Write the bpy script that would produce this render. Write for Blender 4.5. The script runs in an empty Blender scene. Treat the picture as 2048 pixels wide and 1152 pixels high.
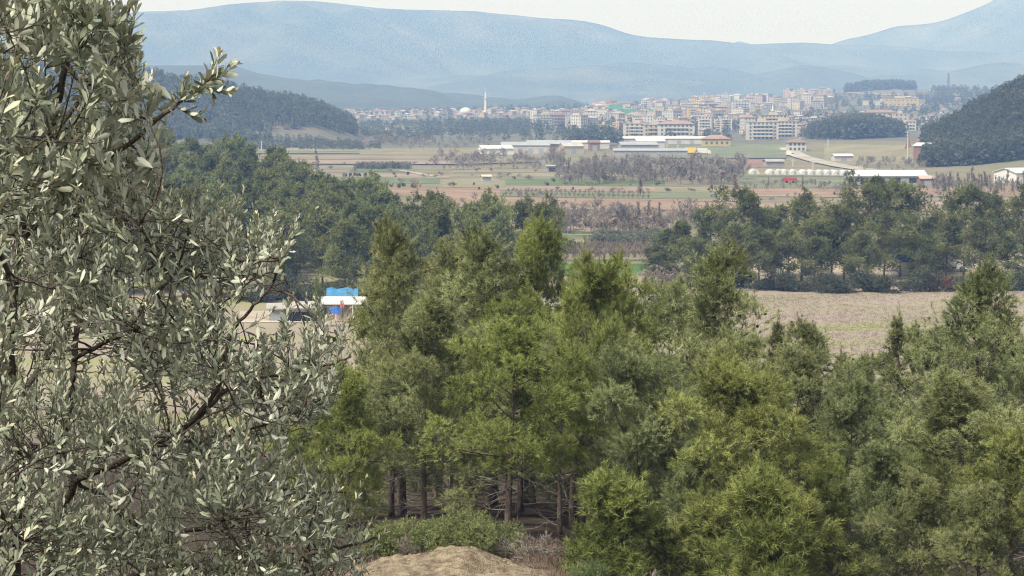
import bpy, math, random
import numpy as np
from mathutils import Vector, Matrix

R = math.radians
random.seed(7)
rng = np.random.default_rng(11)
scene = bpy.context.scene
COL = scene.collection

# ------------------------------------------------------------------ camera
F = 4435.0                       # focal length in pixels of a 2048 x 1152 frame
CAMZ = 32.0                      # lens height above the valley floor
PITCH = math.atan((576 - 190) / F)
cam_d = bpy.data.cameras.new("camera")
cam_d.sensor_width = 36.0
cam_d.lens = F / 2048 * 36.0
cam_d.clip_start = 0.1
cam_d.clip_end = 40000
cam_d.dof.use_dof = True
cam_d.dof.focus_distance = 12.0
cam_d.dof.aperture_fstop = 40.0
cam = bpy.data.objects.new("camera", cam_d)
COL.objects.link(cam)
cam.location = (0, 0, CAMZ)
cam.rotation_euler = (math.pi / 2 - PITCH, 0, 0)
scene.camera = cam

# ------------------------------------------------------------------ sky and sun
SUN_EL, SUN_AZ = R(56), R(226)   # azimuth clockwise from +Y: behind the camera, to the left
world = bpy.data.worlds.new("World")
scene.world = world
world.use_nodes = True
wn, wl = world.node_tree.nodes, world.node_tree.links
wn.clear()
w_out = wn.new('ShaderNodeOutputWorld')
w_bg = wn.new('ShaderNodeBackground')
w_sky = wn.new('ShaderNodeTexSky')
w_sky.sky_type = 'NISHITA'
w_sky.sun_disc = False
w_sky.sun_elevation = SUN_EL
w_sky.sun_rotation = SUN_AZ
w_sky.altitude = 200
w_sky.dust_density = 4.0
w_mix = wn.new('ShaderNodeMix')
w_mix.data_type = 'RGBA'
w_mix.inputs[0].default_value = 0.86
w_mix.inputs[7].default_value = (4.3, 4.2, 4.0, 1)   # thin even cloud veil
wl.new(w_sky.outputs[0], w_mix.inputs[6])
wl.new(w_mix.outputs[2], w_bg.inputs[0])
w_bg.inputs[1].default_value = 0.10
wl.new(w_bg.outputs[0], w_out.inputs[0])

sun_d = bpy.data.lights.new("sun", 'SUN')
sun_d.energy = 3.2
sun_d.angle = R(14)
sun_d.color = (1.0, 0.95, 0.86)
sun = bpy.data.objects.new("sun", sun_d)
COL.objects.link(sun)
sdir = Vector((math.cos(SUN_EL) * math.sin(SUN_AZ), math.cos(SUN_EL) * math.cos(SUN_AZ), math.sin(SUN_EL)))
sun.rotation_euler = sdir.to_track_quat('Z', 'Y').to_euler()

vs = scene.view_settings
vs.view_transform = 'Standard'
vs.look = 'None'
vs.exposure = 0.95
vs.gamma = 1.0
vs.use_curve_mapping = False
cy = scene.cycles
cy.use_denoising = True
cy.denoising_prefilter = 'NONE'      # keeps the needles and leaves crisp
cy.denoising_input_passes = 'RGB_ALBEDO_NORMAL'
cy.pixel_filter_type = 'BLACKMAN_HARRIS'
cy.filter_width = 1.15
cy.max_bounces = 5
cy.diffuse_bounces = 3
cy.glossy_bounces = 2
cy.transmission_bounces = 3
cy.volume_bounces = 1
cy.transparent_max_bounces = 4
cy.sample_clamp_indirect = 4.0
cy.caustics_reflective = False
cy.caustics_refractive = False

# ------------------------------------------------------------------ helpers: pixels, terrain
CP, SP = math.cos(PITCH), math.sin(PITCH)

def ray(px, py):
    dx, dy = (px - 1024) / F, (576 - py) / F
    return np.array((dx, CP + dy * SP, -SP + dy * CP))

def at(px, py, Y):
    r = ray(px, py)
    t = Y / r[1]
    return Vector((r[0] * t, Y, CAMZ + r[2] * t))

def sm(x, a, b):
    t = np.clip((x - a) / (b - a), 0, 1)
    return t * t * (3 - 2 * t)

class Waves:
    """smooth fractal noise from summed sines"""
    def __init__(s, seed, octs=5, base=1.0, gain=0.55):
        g = np.random.default_rng(seed)
        s.k, s.a, s.p = [], [], []
        for o in range(octs):
            for _ in range(5):
                th = g.uniform(0, 2 * math.pi)
                f = base * 1.9 ** o * g.uniform(.8, 1.25)
                s.k.append((math.cos(th) * f, math.sin(th) * f))
                s.a.append(gain ** o / 2.4)
                s.p.append(g.uniform(0, 6.28))
    def __call__(s, x, y):
        v = 0
        for (kx, ky), a, p in zip(s.k, s.a, s.p):
            v = v + a * np.sin(kx * x + ky * y + p)
        return v

W1 = Waves(1, 4, 1 / 9.0)
W2 = Waves(2, 4, 1 / 60.0)
W3 = Waves(3, 5, 1 / 500.0)

NEAR_Y = np.array([-90, 0, 55, 64, 75, 90, 140, 200, 245])
NEAR_Z = np.array([47, 30.35, 19.9, 19.3, 17.8, 15.5, 7.5, 2.0, 0.0])
T_PX = np.array([-4000, 300, 800, 1200, 1500, 1700, 1900, 2300, 6000])
T_Y = np.array([0, 1420, 1700, 2000, 2300, 2600, 3000, 3300, 3800, 5000, 14000])
T_Z = np.array([
    [0, 0, 0, 1.5, 3.5, 6, 8, 8, 6, 5, 5],
    [0, 0, 0, 1.5, 3.5, 6, 8, 8, 6, 5, 5],
    [0, 0, 0.5, 2.7, 5, 8, 9.5, 9, 6, 5, 5],
    [0, 0.5, 2, 5, 9, 14, 17, 16, 9, 5, 5],
    [0, 0.8, 3.5, 8, 13, 18, 24, 25, 14, 5, 5],
    [0, 1.5, 4.5, 9, 15, 22, 31, 33, 20, 5, 5],
    [0, 3, 7, 11, 16, 23, 33, 38, 26, 5, 5],
    [0, 5, 9, 13, 18, 25, 34, 38, 28, 5, 5],
    [0, 5, 9, 13, 18, 25, 34, 38, 28, 5, 5]], float)
LH_PX = np.array([-400, 0, 200, 270, 340, 430, 520, 600, 640, 700, 735, 800])
LH_Z = np.array([48, 48, 46, 43, 38, 33, 26, 22, 17.5, 7.5, 0, 0])
RH_PX = np.array([1800, 1850, 1900, 1960, 2000, 2048, 2200, 2500, 2800, 4000])
RH_Z = np.array([0, 0.5, 4, 11, 17, 24, 42, 60, 66, 70])

def terrain(x, y):
    x = np.asarray(x, float); y = np.asarray(y, float)
    z = np.interp(y, NEAR_Y, NEAR_Z)
    near = 1 - sm(y, 200, 245)
    z = z + near * (0.12 * W1(x, y)) + near * sm(y, 70, 120) * 0.5 * W2(x, y)
    # bare earth mound at the edge of the pines
    z = z + 0.40 * np.exp(-((x + 1.35) / 1.15) ** 2 - ((y - 55.3) / 1.6) ** 2)
    z = z + 0.20 * np.exp(-((x + 2.9) / 1.0) ** 2 - ((y - 55.5) / 1.5) ** 2)
    z = z - 1.5 * sm(x, .9, 3.4) * sm(y, 38, 47) * (1 - sm(y, 66, 90))
    yy = np.maximum(y, 30.0)
    px = 1024 + F * x / yy
    # town slope
    fi = np.clip(np.interp(px, T_PX, np.arange(len(T_PX))), 0, len(T_PX) - 1.001)
    fj = np.clip(np.interp(y, T_Y, np.arange(len(T_Y))), 0, len(T_Y) - 1.001)
    i = fi.astype(int); j = fj.astype(int); u = fi - i; v = fj - j
    tz = (T_Z[i, j] * (1 - u) * (1 - v) + T_Z[i + 1, j] * u * (1 - v) + T_Z[i, j + 1] * (1 - u) * v + T_Z[i + 1, j + 1] * u * v)
    z = z + tz + sm(y, 1700, 2400) * (1 - sm(y, 4500, 6000)) * 1.2 * W3(x * 2, y * 2)
    # low wooded rise, left
    z = z + 10 * np.exp(-((x + 130) / 110) ** 2 - ((y - 600) / 140) ** 2) * sm(y, 300, 420)
    # wooded hills left and right of the valley
    z = z + np.interp(1024 + F * x / 1500, LH_PX, LH_Z) * np.exp(-((y - 1530) / 110.0) ** 2) * (1 + .06 * W2(x, y))
    z = z + np.interp(1024 + F * x / 1010, RH_PX, RH_Z) * np.exp(-((y - 1060) / 105.0) ** 2) * (1 + .05 * W2(x, y))
    # knolls in front of the town
    for kx, ky, kw, kd, kh in ((1190, 1340, 75, 40, 3.2), (1700, 1260, 150, 60, 5.0), (1450, 1290, 120, 45, 2.2), (1715, 1500, 90, 45, 3.0), (1760, 3150, 90, 120, 8.0)):
        cx = (kx - 1024) / F * ky
        z = z + kh * np.exp(-((x - cx) / (kw / F * ky)) ** 2 - ((y - ky) / kd) ** 2)
    return z

def tz(x, y):
    return float(terrain(x, y))

_TS = np.geomspace(20, 13500, 900)

def P(px, py):
    """where the ray through a pixel meets the terrain"""
    r = ray(px, py)
    x, y, z = r[0] * _TS, r[1] * _TS, CAMZ + r[2] * _TS
    below = z < terrain(x, y)
    if not below.any():
        i = len(_TS) - 1
        return Vector((x[i], y[i], tz(x[i], y[i])))
    i = int(np.argmax(below))
    a, b = _TS[max(i - 1, 0)], _TS[i]
    for _ in range(15):
        m = (a + b) / 2
        if CAMZ + r[2] * m < tz(r[0] * m, r[1] * m): b = m
        else: a = m
    return Vector((r[0] * b, r[1] * b, tz(r[0] * b, r[1] * b)))

def G(px, Y):
    """point on the ground in the direction of column px at distance Y"""
    x = (px - 1024) / F * Y
    return Vector((x, Y, tz(x, Y)))

# ------------------------------------------------------------------ helpers: meshes and objects
def mesh(name, verts, faces, mats, midx=None, tint=None, smooth=False):
    v = np.asarray(verts, np.float32).reshape(-1, 3)
    m = bpy.data.meshes.new(name)
    if isinstance(faces, np.ndarray):
        n, k = faces.shape
        m.vertices.add(len(v)); m.vertices.foreach_set('co', v.ravel())
        m.loops.add(n * k); m.loops.foreach_set('vertex_index', faces.astype(np.int32).ravel())
        m.polygons.add(n); m.polygons.foreach_set('loop_start', np.arange(0, n * k, k, dtype=np.int32))
        m.update(calc_edges=True)
    else:
        m.from_pydata([tuple(map(float, p)) for p in v], [], faces)
        m.update()
    for mt in (mats if isinstance(mats, (list, tuple)) else [mats]):
        m.materials.append(mt)
    if midx is not None:
        m.polygons.foreach_set('material_index', np.asarray(midx, np.int32))
    if tint is not None:
        a = m.attributes.new('tint', 'FLOAT', 'POINT')
        a.data.foreach_set('value', np.asarray(tint, np.float32))
    if smooth:
        m.polygons.foreach_set('use_smooth', np.ones(len(m.polygons), bool))
    return m

def obj(name, me, parent=None, loc=None, rz=0.0, scale=None):
    o = bpy.data.objects.new(name, me)
    COL.objects.link(o)
    if parent is not None: o.parent = parent
    if loc is not None: o.location = loc
    if rz: o.rotation_euler = (0, 0, rz)
    if scale is not None: o.scale = scale
    return o

def tag(o, label=None, cat=None, group=None, kind=None):
    if label: o['label'] = label
    if cat: o['category'] = cat
    if group: o['group'] = group
    if kind: o['kind'] = kind
    return o

def thing(name, label, cat, loc, rz=0.0, group=None, scale=None):
    o = obj(name, None, None, loc, rz, scale)
    o.empty_display_size = 0.2
    return tag(o, label, cat, group)

class MB:
    """collects boxes, prisms and tubes into one mesh"""
    def __init__(s): s.v, s.f, s.m = [], [], []
    def add(s, vs_, fs_, mi=0):
        o = len(s.v); s.v += [tuple(p) for p in vs_]
        s.f += [tuple(i + o for i in f) for f in fs_]; s.m += [mi] * len(fs_)
        return s
    def box(s, x0, x1, y0, y1, z0, z1, mi=0):
        return s.add([(x0, y0, z0), (x1, y0, z0), (x1, y1, z0), (x0, y1, z0), (x0, y0, z1), (x1, y0, z1), (x1, y1, z1), (x0, y1, z1)],
                     [(0, 3, 2, 1), (4, 5, 6, 7), (0, 1, 5, 4), (1, 2, 6, 5), (2, 3, 7, 6), (3, 0, 4, 7)], mi)
    def tube(s, pts, rad, n=6, mi=0, cap=True):
        pts = [Vector(p) for p in pts]
        rings = []
        o = len(s.v)
        up = Vector((0.13, 0.27, 0.95))
        for i, p in enumerate(pts):
            d = (pts[min(i + 1, len(pts) - 1)] - pts[max(i - 1, 0)]).normalized()
            a = d.cross(up)
            if a.length < 1e-3: a = d.cross(Vector((1, 0, 0)))
            a.normalize(); b = d.cross(a)
            r = rad[i] if hasattr(rad, '__len__') else rad
            for k in range(n):
                t = 2 * math.pi * k / n
                s.v.append(tuple(p + (a * math.cos(t) + b * math.sin(t)) * r))
        for i in range(len(pts) - 1):
            for k in range(n):
                k2 = (k + 1) % n
                s.f.append((o + i * n + k, o + i * n + k2, o + (i + 1) * n + k2, o + (i + 1) * n + k)); s.m.append(mi)
        if cap:
            s.f.append(tuple(o + k for k in range(n))[::-1]); s.m.append(mi)
            e = o + (len(pts) - 1) * n
            s.f.append(tuple(e + k for k in range(n))); s.m.append(mi)
        return s
    def mesh(s, name, mats, smooth=False):
        return mesh(name, s.v, s.f, mats, s.m, None, smooth)
    def obj(s, name, mats, parent=None, loc=None, rz=0, smooth=False):
        return obj(name, s.mesh(name, mats, smooth), parent, loc, rz)

# ------------------------------------------------------------------ materials
def new_mat(name):
    m = bpy.data.materials.new(name)
    m.use_nodes = True
    nt = m.node_tree
    b = nt.nodes['Principled BSDF']
    return m, nt, b

def mat(name, c1, c2=None, scale=1.0, detail=6, rough=0.85, spec=0.25, bump=0.0, bscale=None, metal=0.0, lo=.35, hi=.65, objrand=0.0, stretch=None, world_pos=True):
    m, nt, b = new_mat(name)
    N, L = nt.nodes, nt.links
    b.inputs['Roughness'].default_value = rough
    b.inputs['Specular IOR Level'].default_value = spec
    b.inputs['Metallic'].default_value = metal
    b.inputs['Base Color'].default_value = (*c1, 1)
    src = None
    if c2 is not None or bump:
        g = N.new('ShaderNodeNewGeometry')
        vec = g.outputs['Position']
        if not world_pos:
            tc = N.new('ShaderNodeTexCoord'); vec = tc.outputs['Object']
        if stretch:
            mp = N.new('ShaderNodeMapping'); mp.inputs['Scale'].default_value = stretch
            L.new(vec, mp.inputs[0]); vec = mp.outputs[0]
    if c2 is not None:
        n = N.new('ShaderNodeTexNoise'); n.inputs['Scale'].default_value = scale; n.inputs['Detail'].default_value = detail
        n.inputs['Roughness'].default_value = .62
        L.new(vec, n.inputs['Vector'])
        mr = N.new('ShaderNodeMapRange'); mr.inputs[1].default_value = lo; mr.inputs[2].default_value = hi
        L.new(n.outputs['Fac'], mr.inputs[0])
        mx = N.new('ShaderNodeMix'); mx.data_type = 'RGBA'
        mx.inputs[6].default_value = (*c1, 1); mx.inputs[7].default_value = (*c2, 1)
        L.new(mr.outputs[0], mx.inputs[0])
        src = mx.outputs[2]
    if objrand:
        oi = N.new('ShaderNodeObjectInfo')
        mr2 = N.new('ShaderNodeMapRange'); mr2.inputs[3].default_value = 1 - objrand; mr2.inputs[4].default_value = 1 + objrand
        L.new(oi.outputs['Random'], mr2.inputs[0])
        vm = N.new('ShaderNodeVectorMath'); vm.operation = 'SCALE'
        if src: L.new(src, vm.inputs[0])
        else: vm.inputs[0].default_value = c1
        L.new(mr2.outputs[0], vm.inputs['Scale'])
        src = vm.outputs[0]
    if src: L.new(src, b.inputs['Base Color'])
    if bump:
        n2 = N.new('ShaderNodeTexNoise'); n2.inputs['Scale'].default_value = bscale or scale * 4; n2.inputs['Detail'].default_value = 8
        L.new(vec, n2.inputs['Vector'])
        bp = N.new('ShaderNodeBump'); bp.inputs['Strength'].default_value = bump; bp.inputs['Distance'].default_value = 0.1
        L.new(n2.outputs['Fac'], bp.inputs['Height']); L.new(bp.outputs[0], b.inputs['Normal'])
    return m

def leaf_mat(name, ca, cb, rough=.55, spec=.3, trans=.2, objrand=.12, huevar=0.015):
    """foliage: colour runs from ca to cb with the per-tuft 'tint' attribute, a share of the light passes through"""
    m, nt, b = new_mat(name)
    N, L = nt.nodes, nt.links
    at_ = N.new('ShaderNodeAttribute'); at_.attribute_name = 'tint'
    mx = N.new('ShaderNodeMix'); mx.data_type = 'RGBA'
    mx.inputs[6].default_value = (*ca, 1); mx.inputs[7].default_value = (*cb, 1)
    L.new(at_.outputs['Fac'], mx.inputs[0])
    oi = N.new('ShaderNodeObjectInfo')
    mr = N.new('ShaderNodeMapRange'); mr.inputs[3].default_value = 1 - objrand; mr.inputs[4].default_value = 1 + objrand
    L.new(oi.outputs['Random'], mr.inputs[0])
    hs = N.new('ShaderNodeHueSaturation')
    L.new(mx.outputs[2], hs.inputs['Color']); L.new(mr.outputs[0], hs.inputs['Value'])
    mh = N.new('ShaderNodeMath'); mh.operation = 'MULTIPLY'; mh.inputs[1].default_value = 7.31
    L.new(oi.outputs['Random'], mh.inputs[0])
    fr = N.new('ShaderNodeMath'); fr.operation = 'FRACT'; L.new(mh.outputs[0], fr.inputs[0])
    mr3 = N.new('ShaderNodeMapRange'); mr3.inputs[3].default_value = .5 - huevar; mr3.inputs[4].default_value = .5 + huevar
    L.new(fr.outputs[0], mr3.inputs[0]); L.new(mr3.outputs[0], hs.inputs['Hue'])
    L.new(hs.outputs[0], b.inputs['Base Color'])
    b.inputs['Roughness'].default_value = rough
    b.inputs['Specular IOR Level'].default_value = spec
    if trans:
        tr = N.new('ShaderNodeBsdfTranslucent'); L.new(hs.outputs[0], tr.inputs[0])
        ms = N.new('ShaderNodeMixShader'); ms.inputs[0].default_value = trans
        L.new(b.outputs[0], ms.inputs[1]); L.new(tr.outputs[0], ms.inputs[2])
        L.new(ms.outputs[0], N['Material Output'].inputs['Surface'])
    return m

M = {}
M['needle_bright'] = leaf_mat('needle_bright', (.115, .146, .036), (.36, .405, .125), objrand=.05, huevar=.004)
M['needle_yellow'] = leaf_mat('needle_yellow', (.13, .150, .040), (.375, .405, .135), objrand=.05, huevar=.004)
M['needle_blue'] = leaf_mat('needle_blue', (.105, .130, .055), (.34, .385, .175), objrand=.06, huevar=.004)
M['needle_grey'] = leaf_mat('needle_grey', (.125, .142, .058), (.39, .42, .19), objrand=.06, huevar=.004)
M['needle_mid'] = leaf_mat('needle_mid', (.082, .106, .038), (.31, .335, .122), trans=.3, objrand=.25, huevar=.012)
M['needle_right'] = leaf_mat('needle_right', (.080, .098, .040), (.29, .315, .125), trans=.3, objrand=.18, huevar=.010)
M['needle_far'] = leaf_mat('needle_far', (.080, .096, .058), (.14, .158, .092), trans=.5)
M['juniper'] = leaf_mat('juniper', (.085, .12, .04), (.30, .34, .14), trans=.15)
M['shrub'] = leaf_mat('shrub', (.04, .052, .03), (.12, .135, .075), trans=.1)
M['grey_shrub'] = leaf_mat('grey_shrub', (.13, .15, .11), (.24, .25, .19), trans=.1)
M['rust_shrub'] = leaf_mat('rust_shrub', (.10, .06, .045), (.19, .12, .09), trans=.1)
M['red_leaf'] = leaf_mat('red_leaf', (.35, .09, .06), (.52, .2, .15), trans=.2)
M['dry_grass'] = leaf_mat('dry_grass', (.24, .19, .165), (.33, .275, .24), trans=.15, objrand=0)
M['green_grass'] = leaf_mat('green_grass', (.15, .165, .06), (.28, .28, .12), trans=.15, objrand=0)
M['twig_grass'] = leaf_mat('twig_grass', (.14, .10, .08), (.27, .20, .16), trans=0, objrand=0)
M['pine_bark'] = mat('pine_bark', (.075, .058, .048), (.20, .155, .13), scale=6, rough=.95, bump=.6, bscale=18, stretch=(1, 1, .3), world_pos=False)
M['dead_twig'] = mat('dead_twig', (.16, .13, .11), (.28, .25, .22), scale=3, rough=.95)
M['cone'] = mat('cone', (.035, .025, .02), (.08, .055, .04), scale=20, rough=.8)
M['bare_bark'] = mat('bare_bark', (.20, .18, .168), (.33, .30, .275), scale=.6, rough=.95, objrand=.2)
M['bare_bark_warm'] = mat('bare_bark_warm', (.215, .18, .155), (.35, .295, .25), scale=.6, rough=.95, objrand=.2)
M['bare_pale'] = mat('bare_pale', (.34, .31, .28), (.46, .43, .40), scale=.6, rough=.95)
M['olive_bark'] = mat('olive_bark', (.045, .036, .03), (.15, .125, .105), scale=26, rough=.95, bump=.5, bscale=120)
M['olive_top'] = leaf_mat('olive_top', (.135, .170, .105), (.43, .475, .335), rough=.40, spec=.5, trans=.15, objrand=.25, huevar=.01)
M['olive_under'] = leaf_mat('olive_under', (.50, .525, .42), (.76, .775, .64), rough=.7, spec=.2, trans=.12, objrand=.15, huevar=.008)
M['olive_young'] = leaf_mat('olive_young', (.50, .50, .33), (.74, .72, .53), rough=.6, spec=.25, trans=.25, objrand=.15, huevar=.008)

def ground_material():
    m, nt, b = new_mat('ground')
    N, L = nt.nodes, nt.links
    b.inputs['Roughness'].default_value = .95; b.inputs['Specular IOR Level'].default_value = .1
    g = N.new('ShaderNodeNewGeometry')
    sx = N.new('ShaderNodeSeparateXYZ'); L.new(g.outputs['Position'], sx.inputs[0])
    def noise(scale, detail=8):
        n = N.new('ShaderNodeTexNoise'); n.inputs['Scale'].default_value = scale; n.inputs['Detail'].default_value = detail
        n.inputs['Roughness'].default_value = .65
        L.new(g.outputs['Position'], n.inputs['Vector']); return n.outputs['Fac']
    def rng_(s, a, b_):
        r = N.new('ShaderNodeMapRange'); r.inputs[1].default_value = a; r.inputs[2].default_value = b_
        L.new(s, r.inputs[0]); return r.outputs[0]
    def mix(f, a, b_):
        x = N.new('ShaderNodeMix'); x.data_type = 'RGBA'
        L.new(f, x.inputs[0])
        for s, i in ((a, 6), (b_, 7)):
            if isinstance(s, tuple): x.inputs[i].default_value = (*s, 1)
            else: L.new(s, x.inputs[i])
        return x.outputs[2]
    litter = mix(rng_(noise(1.6), .35, .65), (.035, .027, .021), (.08, .062, .048))
    earth = mix(rng_(noise(5.0, 10), .38, .62), (.24, .19, .13), (.42, .36, .26))
    dry = mix(rng_(noise(.09), .36, .64), (.25, .205, .18), (.20, .20, .115))
    dry = mix(rng_(noise(.8), .3, .7), dry, (.29, .24, .21))
    mp = N.new('ShaderNodeMapping'); mp.inputs['Scale'].default_value = (.013, .085, 1)
    L.new(g.outputs['Position'], mp.inputs[0])
    ns = N.new('ShaderNodeTexNoise'); ns.inputs['Scale'].default_value = 1; ns.inputs['Detail'].default_value = 7; ns.inputs['Roughness'].default_value = .6
    L.new(mp.outputs[0], ns.inputs['Vector'])
    dry = mix(rng_(ns.outputs['Fac'], .50, .62), dry, (.235, .24, .115))
    plain = mix(rng_(noise(.022), .38, .62), (.20, .165, .125), (.135, .145, .08))
    slope = mix(rng_(noise(.012), .38, .6), (.095, .105, .07), (.14, .125, .10))
    slope = mix(rng_(noise(.05), .52, .68), slope, (.06, .075, .052))
    y = sx.outputs['Y']
    # bare earth on the mound: inside a circle round its foot, with a ragged rim
    d = N.new('ShaderNodeVectorMath'); d.operation = 'DISTANCE'
    L.new(g.outputs['Position'], d.inputs[0]); d.inputs[1].default_value = (-1.7, 55.0, 20.2)
    dn = N.new('ShaderNodeMath'); dn.operation = 'MULTIPLY_ADD'; dn.inputs[1].default_value = 2.2
    L.new(noise(.9), dn.inputs[0]); L.new(d.outputs['Value'], dn.inputs[2])
    c = mix(rng_(dn.outputs[0], 3.0, 4.6), earth, litter)
    c = mix(rng_(y, 150, 235), c, dry)
    c = mix(rng_(y, 380, 440), c, plain)
    c = mix(rng_(y, 1180, 1330), c, slope)
    L.new(c, b.inputs['Base Color'])
    bp = N.new('ShaderNodeBump'); bp.inputs['Strength'].default_value = .7; bp.inputs['Distance'].default_value = .12
    L.new(noise(7, 10), bp.inputs['Height']); L.new(bp.outputs[0], b.inputs['Normal'])
    return m

M['ground'] = ground_material()
FIELD = {
    'tan': ((0.213, 0.177, 0.134), (0.163, 0.146, 0.100)), 'tan2': ((0.191, 0.160, 0.121), (0.142, 0.138, 0.088)),
    'pink': ((0.239, 0.186, 0.150), (0.207, 0.172, 0.133)), 'brown': ((0.202, 0.143, 0.107), (0.242, 0.180, 0.136)),
    'red': ((0.167, 0.106, 0.083), (0.202, 0.141, 0.112)), 'pale': ((0.171, 0.170, 0.102), (0.203, 0.180, 0.124)),
    'green': ((0.086, 0.130, 0.060), (0.118, 0.149, 0.078)), 'green2': ((0.118, 0.144, 0.082), (0.150, 0.159, 0.100)),
    'vivid': ((0.055, 0.117, 0.031), (0.075, 0.141, 0.042)), 'yellowgreen': ((0.142, 0.164, 0.062), (0.176, 0.184, 0.090)),
    'dry': ((0.197, 0.161, 0.131), (0.243, 0.202, 0.166)), 'earth': ((0.300, 0.258, 0.197), (0.348, 0.305, 0.246)),
    'road': ((0.269, 0.253, 0.227), (0.327, 0.306, 0.273)), 'track': ((0.303, 0.270, 0.222), (0.351, 0.317, 0.266)),
}
for k, (a, b_) in FIELD.items():
    M['f_' + k] = mat('field_' + k, a, b_, scale=.12 if k != 'road' else .5, rough=.95, spec=.1, detail=9, stretch=(.35, 1.6, 1), lo=.3, hi=.7)
WALLS = {'white': (.50, .49, .47), 'cream': (.46, .42, .34), 'peach': (.43, .34, .29), 'grey': (.32, .32, .32), 'yellow': (.48, .38, .19), 'pink': (.40, .32, .30), 'brick': (.24, .15, .12)}
for k, c in WALLS.items():
    M['w_' + k] = mat('wall_' + k, c, tuple(v * .86 for v in c), scale=.35, rough=.9, objrand=.06)
M['tile'] = mat('roof_tile', (.185, .125, .105), (.25, .18, .155), scale=.3, rough=.85, objrand=.25)
M['tile_old'] = mat('old_roof_tile', (.17, .125, .11), (.23, .19, .17), scale=.3, rough=.9, objrand=.25)
M['flat_roof'] = mat('flat_roof', (.28, .265, .25), (.37, .355, .34), scale=.3, rough=.9, objrand=.2)
M['white_roof'] = mat('white_roof', (.44, .45, .46), (.52, .52, .52), scale=.15, rough=.55)
M['steel_roof'] = mat('steel_roof', (.25, .28, .31), (.31, .335, .355), scale=.15, rough=.5)
M['glass'] = mat('window_glass', (.09, .10, .11), rough=.15, spec=.6)
M['frame_white'] = mat('frame_white', (.78, .78, .76), rough=.6)
M['concrete'] = mat('concrete', (.48, .46, .43), (.56, .54, .50), scale=1.2, rough=.9)
M['netting'] = mat('green_netting', (.09, .28, .19), (.13, .33, .23), scale=.25, rough=.9)
M['tarp_blue'] = mat('tarp_blue', (.02, .15, .33), (.05, .21, .40), scale=.8, rough=.45, bump=.4, bscale=3)
M['tarp_dark'] = mat('tarp_dark_blue', (.02, .085, .36), (.03, .12, .44), scale=1.5, rough=.5)
M['red'] = mat('red_paint', (.36, .05, .045), rough=.6)
M['redflag'] = mat('red_cloth', (.72, .09, .09), rough=.8)
M['white'] = mat('white_paint', (.62, .62, .61), rough=.5)
M['yellow'] = mat('yellow_paint', (.72, .48, .10), rough=.55)
M['black'] = mat('rubber_and_shade', (.02, .02, .02), rough=.8)
M['galv'] = mat('galvanised_steel', (.46, .47, .48), rough=.5, metal=.4)
M['dark_steel'] = mat('dark_steel', (.10, .10, .11), rough=.6)
M['wood'] = mat('weathered_wood', (.20, .15, .11), (.30, .24, .19), scale=2, rough=.9)
M['plastic'] = mat('greenhouse_film', (.56, .57, .56), (.48, .50, .50), scale=.6, rough=.4)
M['forest_slope'] = mat('forest_slope', (.03, .044, .03), (.055, .068, .042), scale=.012, detail=12, rough=.95, bump=1.0, bscale=.06)
M['mountain_skin'] = mat('mountain_skin', (.03, .048, .034), (.12, .125, .085), scale=.0045, detail=12, rough=.95, lo=.45, hi=.75, bump=1.0, bscale=.02)
def furrow(m, amt=.35):
    N, L = m.node_tree.nodes, m.node_tree.links
    b = N['Principled BSDF']
    src = b.inputs['Base Color'].links[0].from_socket
    g = N.new('ShaderNodeNewGeometry')
    mp = N.new('ShaderNodeMapping'); mp.inputs['Scale'].default_value = (.012, .55, 1)
    L.new(g.outputs['Position'], mp.inputs[0])
    n = N.new('ShaderNodeTexNoise'); n.inputs['Scale'].default_value = 1.0; n.inputs['Detail'].default_value = 5
    L.new(mp.outputs[0], n.inputs['Vector'])
    n2 = N.new('ShaderNodeTexNoise'); n2.inputs['Scale'].default_value = .05; n2.inputs['Detail'].default_value = 8
    L.new(g.outputs['Position'], n2.inputs['Vector'])
    ad = N.new('ShaderNodeMath'); ad.operation = 'ADD'; L.new(n.outputs['Fac'], ad.inputs[0]); L.new(n2.outputs['Fac'], ad.inputs[1])
    mr = N.new('ShaderNodeMapRange'); mr.inputs[1].default_value = .65; mr.inputs[2].default_value = 1.35
    mr.inputs[3].default_value = 1 - amt; mr.inputs[4].default_value = 1 + amt
    L.new(ad.outputs[0], mr.inputs[0])
    vm = N.new('ShaderNodeVectorMath'); vm.operation = 'SCALE'
    L.new(src, vm.inputs[0]); L.new(mr.outputs[0], vm.inputs['Scale']); L.new(vm.outputs[0], b.inputs['Base Color'])
for k in FIELD: furrow(M['f_' + k])
M['margin'] = mat('field_margin', (.10, .10, .065), (.19, .165, .12), scale=.15, rough=.95, spec=.1)
M['rock'] = mat('pale_stone', (.27, .24, .19), (.36, .32, .26), scale=3, rough=.9)

# ------------------------------------------------------------------ the ground sheet
def build_ground():
    ys = np.concatenate([np.linspace(-85, 40, 40), np.linspace(41, 100, 90), np.geomspace(102, 8600, 330)])
    us = np.linspace(-1, 1, 191); us = .16 * us + .40 * us ** 3
    Yg, Ug = np.meshgrid(ys, us, indexing='ij')
    Xg = Ug * (Yg + 160)
    Zg = terrain(Xg, Yg)
    n, k = Yg.shape
    v = np.stack([Xg, Yg, Zg], -1).reshape(-1, 3)
    i = np.arange(n * k).reshape(n, k)
    f = np.stack([i[:-1, :-1], i[:-1, 1:], i[1:, 1:], i[1:, :-1]], -1).reshape(-1, 4)
    o = obj('ground', mesh('ground', v, f, M['ground'], smooth=True))
    tag(o, kind='structure')
build_ground()

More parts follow.
